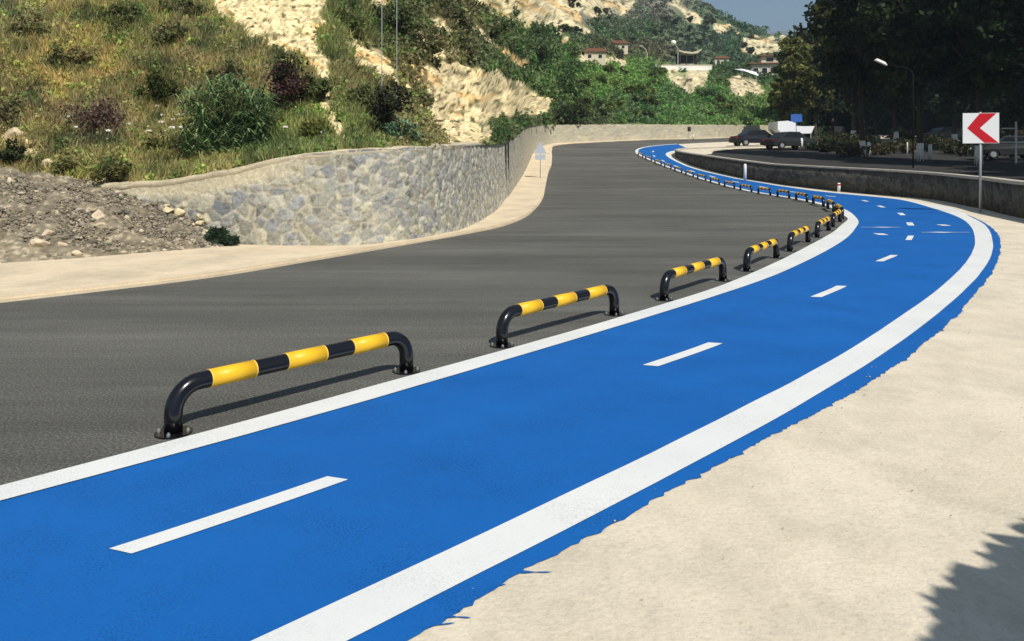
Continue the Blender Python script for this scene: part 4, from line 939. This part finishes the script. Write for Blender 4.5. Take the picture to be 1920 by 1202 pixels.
for xx in (-2.1, -.7, .7, 2.1):
    bm = bmesh.new(); tube(bm, [(xx, -1.8, -1), (xx, -1.8, 2.7)], .10, 8); bm_obj('column', bm, M['bark'], ro)
bm = bmesh.new(); box(bm, (0, 1.6, 1.2), (4.6, .2, 2.6)); bm_obj('back_wall', bm, M['dark'], ro)
bm = bmesh.new(); box(bm, (-.3, .2, .2), (3.0, 1.2, .8)); bm_obj('counter', bm, M['cream'], ro)
p = at3(1271, 124, 168)
ro = empty('white_lamp', p, label='white globe lamp on a tall post left of the pavilion', cat='street lamp')
bm = bmesh.new(); tube(bm, [(0, 0, -.5), (0, 0, 3.6), (-.5, 0, 4.4)], [.12, .09, .06], 8); bm_obj('pole', bm, M['grey'], ro)
bm = bmesh.new(); bmesh.ops.create_uvsphere(bm, u_segments=12, v_segments=8, radius=.62, matrix=Matrix.Translation((-.95, 0, 4.9)) @ Matrix.Diagonal((1, 1, .9, 1))); bm_obj('lamp_head', bm, M['whitew'], ro, True)
p = at3(1213, 122, 166)
ro = empty('hillside_lamp', p, label='curved pale street lamp on the green hillside left of the terrace', cat='street lamp')
bm = bmesh.new(); tube(bm, [(0, 0, -1), (.05, 0, 2.3), (-.3, 0, 3.3), (-1.0, 0, 3.9)], [.10, .08, .07, .06], 8); bm_obj('pole', bm, M['cream'], ro)
bm = bmesh.new(); box(bm, (-1.2, 0, 3.95), (.7, .3, .16)); bm_obj('lamp_head', bm, M['cream'], ro)
for px, py, h, Y, lab in ((1287, 200, 2.6, 118, 'pale stake in the lush slope below the terrace'), (1334, 131, 1.1, 169, 'short white post at the right end of the terrace'), (1342, 130, 1.6, 169, 'taller white post at the right end of the terrace'), (1144, 116, .9, 160, 'white block post on the green slope left of the lamp')):
    p = at3(px, py, Y); ro = empty('stake', p, label=lab, cat='post')
    bm = bmesh.new(); tube(bm, [(0, 0, -.8), (0, 0, h*.9), (0, 0, h)], [.22, .22, .12], 8); bm_obj('post', bm, M['cream'], ro)
Y = 168; sc = Y/F0; p = at3(1432, 148, Y)
ro = empty('hillside_house', p, R(-8), 'small stepped house with reddish flat roofs on the far hillside', 'house')
bm = bmesh.new(); box(bm, (0, 2, 1.3), (5.4, 5, 3.6)); wl = bm_obj('lower_storey', bm, M['cream'], ro)
bm = bmesh.new(); box(bm, (1.3, 2.4, 4.0), (3.4, 4, 1.7)); bm_obj('upper_storey', bm, M['cream'], ro)
bm = bmesh.new(); box(bm, (0, 1.8, 3.2), (6.4, 5.8, .22)); bm_obj('roof', bm, M['roof'], ro)
bm = bmesh.new(); box(bm, (1.3, 2.2, 4.95), (4.2, 4.8, .22)); bm_obj('roof', bm, M['roof'], ro)
for xx, zz, wd_ in ((-1.7, 1.7, 1.0), (.1, 1.7, 1.0), (1.8, 1.7, 1.0)):
    bm = bmesh.new(); box(bm, (xx, -.52, zz), (wd_+.2, .10, 1.3)); wf = bm_obj('window', bm, M['whitew'], ro)
    bm = bmesh.new(); box(bm, (xx, -.58, zz), (wd_, .06, 1.1)); bm_obj('pane', bm, M['glass'], wf)
bm = bmesh.new(); box(bm, (1.3, .38, 4.1), (1.4, .06, .8)); bm_obj('window', bm, M['glass'], ro)
for px, py, w_, lab in ((1112, 116, 3.2, 'small pale shed left of the lamp on the green hillside'), (1158, 96, 3.6, 'small low cream house above the shed on the far hillside'), (1350, 122, 3.4, 'small cream hut right of the terrace posts')):
    p = hit(px, py)[0]+Vector((0, -1.5, -.45)); ro = empty('small_house', p, label=lab, cat='house')
    bm = bmesh.new(); box(bm, (0, 0, .5), (w_, 2.4, 2.0)); wl = bm_obj('wall', bm, M['cream'], ro)
    bm = bmesh.new(); prism(bm, [(-w_/2-.3, 1.52), (w_/2+.3, 1.52), (w_/2-.6, 2.05), (-w_/2+.6, 2.05)], -1.5, 1.5); bm_obj('roof', bm, M['roof'], ro)
    for xx in (-w_*.25, w_*.25):
        bm = bmesh.new(); box(bm, (xx, -1.22, .85), (.5, .06, .45)); bm_obj('window', bm, M['glass'], ro)
p = hit(1396, 150)[0]+Vector((0, -2, 1.0))
ro = empty('tarpaulin', p, label='white tarpaulin awning stretched down beside the hillside house', cat='awning')
bm = bmesh.new(); vs = [bm.verts.new(v) for v in ((-2.6, 0, .75), (-1.0, .6, .9), (1.9, 1, .3), (1.9, -.6, -.6), (-.6, -.8, .25))]; bm.faces.new(vs)
bmesh.ops.solidify(bm, geom=bm.faces[:], thickness=.08); bm_obj('canvas', bm, M['canvas'], ro)
bm = bmesh.new(); tube(bm, [(-1.0, .6, -1.5), (-1.0, .6, 1.0)], .06, 6); tube(bm, [(1.9, 1, -1.5), (1.9, 1, .35)], .06, 6); bm_obj('post', bm, M['grey'], ro)
# ------------------------------------------------------------------ distant mountains
def ridge(name, Y, pts, th):
    V = []; xs = np.linspace(pts[0][0], pts[-1][0], 220)
    for px in xs:
        y = np.interp(px, [a for a, b in pts], [b for a, b in pts])+3*mn.noise(Vector((px*.03, Y, 0)))+1.5*mn.noise(Vector((px*.11, Y, 0)))
        X = (px-960)/F0*Y; zt = EYE+(HZ-y)*Y/F0
        for k in range(9):
            u = k/8; V.append((X*(1-.0*u), Y-th*(1-u)+th*.05*mn.noise(Vector((px*.02, u*4, Y))), 5+(zt-5)*u**.9))
        V.append((X, Y+th, 5))
    Fq = []
    for i in range(len(xs)-1):
        for j in range(9): a = i*10+j; Fq.append((a, a+10, a+11, a+1))
    tag(mesh_np(name, V, Fq, M['mountain'], smooth=True), kind='structure')
ridge('far_mountains', 2600, [(600, 40), (1300, 60), (1420, 66), (1480, 56), (1540, 66), (1700, 80), (2300, 60)], 900)
ridge('middle_hills', 900, [(1000, 80), (1380, 76), (1450, 68), (1500, 76), (1560, 72), (1800, 90), (2300, 80)], 350)
# ------------------------------------------------------------------ air
hz = mat('haze', (1, 1, 1)); t = hz.node_tree; t.nodes.remove(t.nodes['Principled BSDF'])
v = t.nodes.new('ShaderNodeVolumePrincipled'); v.inputs['Color'].default_value = (.62, .83, 1, 1); v.inputs['Density'].default_value = .00042; v.inputs['Anisotropy'].default_value = .2
t.links.new(v.outputs[0], t.nodes['Material Output'].inputs['Volume'])
bm = bmesh.new(); box(bm, (0, 0, 274.5), (9000, 13000, 551)); tag(bm_obj('haze', bm, hz), kind='stuff')
